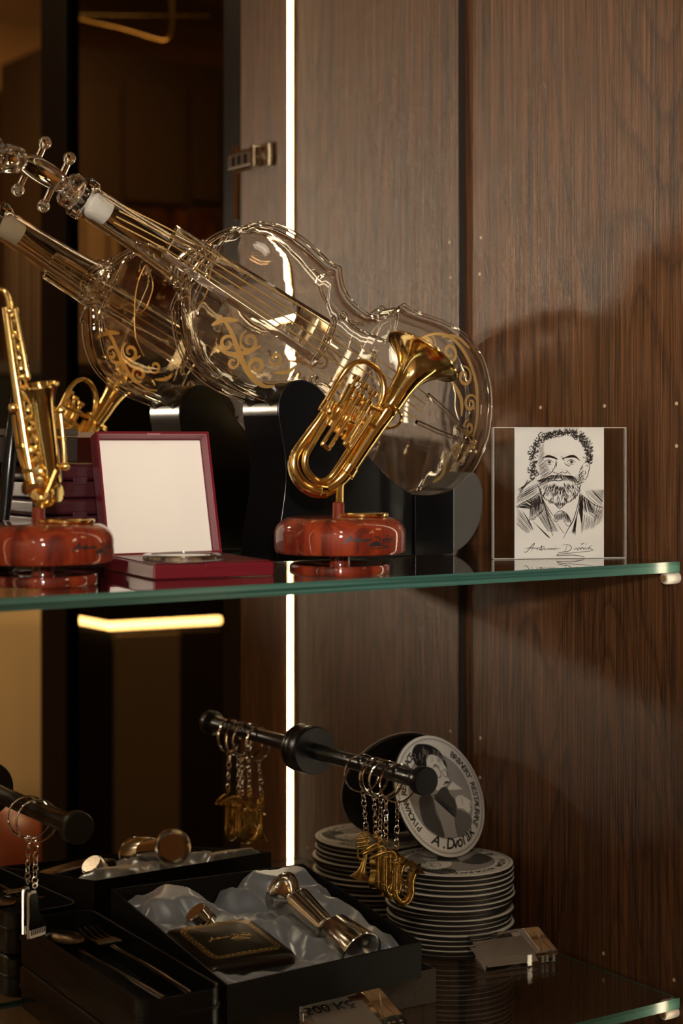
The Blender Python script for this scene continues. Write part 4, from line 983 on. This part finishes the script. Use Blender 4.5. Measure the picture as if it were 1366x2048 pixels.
# the upturned lid underneath
lfl, lfr = at(457, 2015, z=.0255), at(872, 1937, z=.0255)
dv = (lfr-lfl).normalized(); nv = Vector((-dv.y, dv.x, 0))
lp = [lfl, lfr, lfr+nv*.158, lfl+nv*.158]
gl = thing('cardboard_tray', 'shallow brown-black cardboard tray lying under the open gift box', 'tray', (0, 0, 0))
mesh_obj('tray', opentray([p for p in lp], .0250, .0012), 'kraft', gl, False)
gb = thing('gift_box', 'open black gift box lined with blue-grey satin, resting tilted on its lid', 'box', (0, 0, 0))
mesh_obj('tray', opentray([FLc, FRc, BRc, BLc], .0262, .0014), 'card', gb, False, )
def bil(a, b, dz=0):
    p = (FLc*(1-a)+FRc*a)*(1-b)+(BLc*(1-a)+BRc*a)*b; return p+Vector((0, 0, dz))
def cloth_h(a, b):
    f = noise.noise(Vector((a*3.4+3, b*3.0, 1.3))); g = noise.noise(Vector((a*5.5+b*3, b*4-a*3.5, 7.1)))
    hgt = -.0135+.0105*(1-math.sqrt(f*f+.01)*2.2)+.0065*(1-math.sqrt(g*g+.002)*2.8)-.004*max(0, 1-b/.25)
    hgt += .0016*noise.noise(Vector((a*22+b*9, b*13-a*6, 2.2)))
    hgt += .014*math.exp(-(((a-.80)/.18)**2+((b-.90)/.12)**2))+.010*math.exp(-(((a-.20)/.22)**2+((b-.86)/.10)**2))
    hgt -= .007*math.exp(-(((a-.33)/.22)**2+((b-.38)/.24)**2))
    e_ = min(a, 1-a, b, 1-b); hgt -= .006*max(0, 1-e_/.06)
    return min(hgt, .004)
bm = B(); n_ = 90; G = [[bm.verts.new(bil(.018+.964*i/n_, .018+.964*j/n_, cloth_h(i/n_, j/n_))) for i in range(n_+1)] for j in range(n_+1)]
for j in range(n_):
    for i in range(n_): bm.faces.new((G[j][i], G[j][i+1], G[j+1][i+1], G[j+1][i]))
mesh_obj('satin_lining', bm, 'greysatin', gb)
# flask: curved rectangular body defined by its corners on the photo plane
fz = .0560
fc = [at(325, 1858, z=fz+.010), at(420, 1935, z=fz-.004), at(596, 1905, z=fz-.001), at(500, 1832, z=fz+.012)]
ft = thing('hip_flask', 'black hip flask with gold stave border and signature lying in the satin', 'flask', fc[1])
def fbil(a, b, h=0):
    p = (fc[1]*(1-a)+fc[2]*a)*(1-b)+(fc[0]*(1-a)+fc[3]*a)*b
    return p-fc[1]+Vector((0, 0, h+.0030*math.sin(PI*a)-.0045*(abs(2*b-1)**3)*.3))
bm = B()
def rrect(n=10, r=.14, m_=0):
    P = []
    for cx_, cy_, a0 in ((1-r-m_, r+m_, -PI/2), (1-r-m_, 1-r-m_, 0), (r+m_, 1-r-m_, PI/2), (r+m_, r+m_, PI)):
        for i in range(n+1): a = a0+PI/2*i/n; P.append((cx_+r*math.cos(a), cy_+r*math.sin(a)))
    return P
rings = []
for m_, h in ((.04, -.0090), (0, -.0070), (0, -.003), (.012, -.0008), (.04, 0)): rings.append([bm.verts.new(fbil(a, b, h)) for a, b in rrect(8, .08, m_)])
for f1, f2 in zip(rings, rings[1:]):
    for i in range(len(f1)): bm.faces.new((f1[i], f1[(i+1) % len(f1)], f2[(i+1) % len(f1)], f2[i]))
bm.faces.new(rings[0])
gN = 14
# curved top as concentric rings
prev = rings[-1]
for s_ in (.8, .6, .4, .2):
    cur = [bm.verts.new(fbil(.5+(a-.5)*s_, .5+(b-.5)*s_, 0)) for a, b in rrect(8, .08, .04)]
    for i in range(len(cur)): bm.faces.new((prev[i], prev[(i+1) % len(cur)], cur[(i+1) % len(cur)], cur[i]))
    prev = cur
c0_ = bm.verts.new(fbil(.5, .5, 0))
for i in range(len(prev)): bm.faces.new((prev[i], prev[(i+1) % len(prev)], c0_))
mesh_obj('flask_body', bm, 'flask', ft)
bm = B(); ff = lambda u, v: fbil(u, v, .0003)
for m_ in (.10, .118, .136, .154):
    Q = rrect(6, .13-(m_-.10), m_); ribbon(bm, Q+[Q[0]], .004, ff, False, smooth=False)
for i in range(46):
    t_ = i/46; s4 = int(t_*4); q4 = t_*4-s4; e_ = .14+.72*q4
    u, v = ((e_, .125), (.875, e_), (1-e_, .875), (.125, 1-e_))[s4]; k_ = rr.uniform(-.02, .02)
    ribbon(bm, [(u-.010+k_, v+k_), (u+.006+k_, v+.004+k_), (u+.010+k_, v+.022+k_)], .010, ff)
mesh_obj('gold_border', bm, 'goldleaf', ft, False)
bm = B()
for P in SIG: ribbon(bm, [(.25+a*.060, .47+b*.085) for a, b in P], .011, ff, n=3)
mesh_obj('gold_signature', bm, 'goldleaf', ft, False)
cap_ = at(402, 1838, z=fz+.010)-fc[1]; cdir = (at(400, 1815, z=fz+.018)-at(430, 1850, z=fz+.004)).normalized()
bm = B(); pr = [(0, -.006)]
pr += [(.0100, -.006), (.0100, -.002), (.0085, -.0015), (.0085, 0), (.0092, .0004), (.0092, .0070), (.0084, .0078), (0, .0078)]
lathe(bm, pr, 40, cap_, cdir, False)
for i in range(36):
    a = 2*PI*i/36; a_, b_ = frame_of(cdir); p_ = cap_+(a_*math.cos(a)+b_*math.sin(a))*.0092
    tube(bm, [p_+cdir*.001, p_+cdir*.0066], .0004, 4, smooth=False)
mesh_obj('screw_cap', bm, 'steel', ft)
# funnel and two cups in a row
def P3(px, py, z): return at(px, py, z=z)
a_, b_ = P3(562, 1782, .0760), P3(592, 1803, .0710)
t = thing('steel_funnel', 'shiny steel funnel lying in the satin above the cups', 'funnel', a_)
d_ = (b_-a_).normalized()
bm = B(); lathe(bm, [(0, .003), (.0110, .0030), (.0142, -.0012), (.0150, -.0010), (.0152, .0022), (.0140, .0045), (.0105, .0085), (.0060, .0110), (.0052, .0125), (.0050, .015), (0, .015)], 48, (0, 0, 0), d_, False); mesh_obj('funnel_body', bm, 'steel', t)
bm = B(); torus(bm, (0, 0, 0), d_, .0150, .0009, 48, 8); mesh_obj('funnel_rim', bm, 'chrome', t)
for nm, lab, (p1, z1), (p2, z2), r1, r2 in (('steel_cup', 'tapered steel cup lying between the funnel and the other cup', ((654, 1859), .0600), ((598, 1806), .0700), .0088, .0112),
                                        ('steel_cup', 'tapered steel cup nearest the front wall of the gift box', ((668, 1858), .0590), ((722, 1908), .0480), .0128, .0172)):
    a_, b_ = P3(*p1, z1), P3(*p2, z2); t = thing(nm, lab, 'cup', a_, group='steel cups in the gift box'); d_ = (b_-a_); ln = d_.length
    bm = B(); lathe(bm, [(0, 0), (r1-.001, 0), (r1, .001), (r1+(r2-r1)*.95, ln*.95), (r2, ln), (r2-.0006, ln+.0004), (r2-.0016, ln*.97), (r1-.0008, .003), (0, .003)], 56, (0, 0, 0), d_, False); mesh_obj('cup_wall', bm, 'steel', t)
    bm = B(); torus(bm, d_*1.0, d_, r2, .0007, 56, 6); mesh_obj('rolled_rim', bm, 'chrome', t)

# ------------------------------------------------------------------ black tins with cutlery
tf = at(451, 1975, z=.0640); tb = at(190, 1820, z=.0640)
dy_ = (tb-tf); dy_.z = 0; angt = math.atan2(dy_.y, dy_.x)-PI/2; Lt = abs(tf.y+.008)/math.cos(angt); Wt = .060
def rr2(w_, l_, r, n=7, m_=0):
    P = []
    for cx_, cy_, a0 in ((-r-m_, r+m_, -PI/2), (-r-m_, l_-r-m_, 0), (-w_+r+m_, l_-r-m_, PI/2), (-w_+r+m_, r+m_, PI)):
        for i in range(n+1): a = a0+PI/2*i/n; P.append((cx_+r*math.cos(a), cy_+r*math.sin(a)))
    return P
def tinpart(levels, r=.012, close_top=True, close_bot=True):
    bm = B(); rs = [[bm.verts.new((x, y, z)) for x, y in rr2(Wt, Lt, r, 7, m_)] for m_, z in levels]
    for f1, f2 in zip(rs, rs[1:]):
        for i in range(len(f1)): bm.faces.new((f1[i], f1[(i+1) % len(f1)], f2[(i+1) % len(f1)], f2[i]))
    if close_bot: bm.faces.new(rs[0])
    if close_top: bm.faces.new(rs[-1][::-1])
    return bm
gt = 'stacked black tins at the lower left'
for i, (z0, lab) in enumerate(((.0003, 'closed long black tin at the bottom of the lower left stack'), (.0325, 'open long black tin tray holding cutlery, on top of the stack'))):
    t = thing('black_tin', lab, 'tin', (tf.x, tf.y, z0), (0, 0, angt), gt)
    if i == 0:
        mesh_obj('base', tinpart([(.0015, 0), (.0008, .001), (.0008, .0150)]), 'tin', t)
        mesh_obj('lid', tinpart([(0, .0145), (-.0006, .0152), (-.0006, .0165), (0, .0172), (0, .0290), (.0015, .0310), (.004, .0318)]), 'tin', t)
    else:
        mesh_obj('base', tinpart([(.0015, 0), (.0006, .0012), (.0006, .0180), (-.0006, .0186), (-.0006, .0198), (.0004, .0204), (.0004, .0312), (.0012, .0316), (.0020, .0310), (.0020, .0040)], close_top=True), 'tin', t)
def T_(u, v, z): return Vector((tf.x, tf.y, 0))+Matrix.Rotation(angt, 3, 'Z') @ Vector((-u, v, z))
def cutlery(nm, lab, u, heads):
    o_ = T_(u, .02, .0400); t = thing(nm, lab, nm.replace('black_', ''), o_, group=None)
    return t, lambda a, b, z=0: T_(a, b, z)-o_
zc = .0575
t, f = cutlery('black_spoon', 'glossy black spoon lying in the top tin, bowl towards the mirror', .040, 1)
bm = B(); tube(bm, [f(.030, .030, zc-.004), f(.036, .080, zc-.001), f(.040, .125, zc), f(.042, .150, zc)], [.0030, .0024, .0018, .0020], 12, flat=.5); mesh_obj('handle', bm, 'black', t)
bm = B(); ball(bm, (0, 0, 0), .0125, 28, (1, 1.6, .42))
for v in list(bm.verts):
    if v.co.z > 0: v.co.z = -v.co.z*.55
c_ = f(.043, .170, zc+.004)
for v in bm.verts: v.co += c_
mesh_obj('bowl', bm, 'black', t)
t, f = cutlery('black_fork', 'glossy black fork lying beside the spoon in the top tin', .018, 1)
bm = B(); tube(bm, [f(.010, .030, zc-.004), f(.013, .080, zc-.001), f(.016, .120, zc), f(.018, .142, zc+.001)], [.0030, .0024, .0018, .0022], 12, flat=.5)
mesh_obj('handle', bm, 'black', t)
bm = B(); box(bm, -.0095, .0095, -.006, .006, -.0012, .0012)
for v in bm.verts: v.co += f(.019, .150, zc+.002)
mesh_obj('fork_neck', bm, 'black', t, bevel=.001)
for i in range(4):
    u = .0115+i*.0048; bm = B(); tube(bm, [f(u, .150, zc+.002), f(u, .168, zc+.0008), f(u, .186, zc+.004)], [.0016, .0014, .0008], 8); mesh_obj('tine', bm, 'black', t)

# ------------------------------------------------------------------ acrylic price holders
def wedge(nm, lab, o_, ang_, w_, d__, hf, hb, text=None):
    t = thing(nm, lab, 'price holder', o_, (0, 0, ang_), 'clear acrylic price holders')
    bm = B(); prism(bm, [(0, .0002), (0, hf), (d__*.96, hb), (d__, hb), (d__, .0002)], 'x', 0, w_); mesh_obj('block', bm, 'acrylic', t, bevel=.0005)
    sl = (hb-hf)/(d__*.96)
    bm = B(); e_ = .003; 
    q_ = [bm.verts.new(p) for p in ((e_, d__*.12, hf*.2+.0012), (w_*.74, d__*.12, hf*.2+.0012), (w_*.74, d__*.9, hb*.55), (e_, d__*.9, hb*.55))]; bm.faces.new(q_)
    q2 = bmesh.ops.extrude_face_region(bm, geom=bm.faces[:]);
    for v in q2['geom']:
        if isinstance(v, bmesh.types.BMVert): v.co.z -= .0004
    mesh_obj('reflection_sheet', bm, 'inner_reflection', t, False)  # added sheet standing in for the reflection inside the block
    for x_ in (w_*.80, w_*.86, w_*.95):
        bm = B(); lathe(bm, [(0, 0), (.0012, 0), (.0012, hf*.55), (0, hf*.55)], 12, (x_, d__*.10, hf*.15), (0, 0, 1), False); mesh_obj('peg', bm, 'edge', t)
    if text:
        bm = B(); put_text(bm, text, .0135, lambda x, y: (w_*.27+x, d__*.60+(.0085-y)*.85, hf+sl*(d__*.60+(.0085-y)*.85)+.00025)); mesh_obj('reflected_print', bm, 'ink', t, False)  # lettering drawn flipped, as its reflection in the acrylic
w0, w1 = at(972, 1945, z=0), at(1117, 1926, z=0)
wedge('price_holder', 'small clear acrylic wedge price holder beside the coaster pile', w0+Vector((0, 0, .0002)), math.atan2((w1-w0).y, (w1-w0).x), (w1-w0).length, .034, .0095, .0205)
w2 = at(587, 2002, z=.0215)
wedge('price_holder', 'clear acrylic price holder reading 500 Kč at the bottom edge, before the gift box', Vector((w2.x-.001, w2.y-.044, .0002)), math.radians(-4.5), .0655, .040, .0095, .0215, '500 Kč')
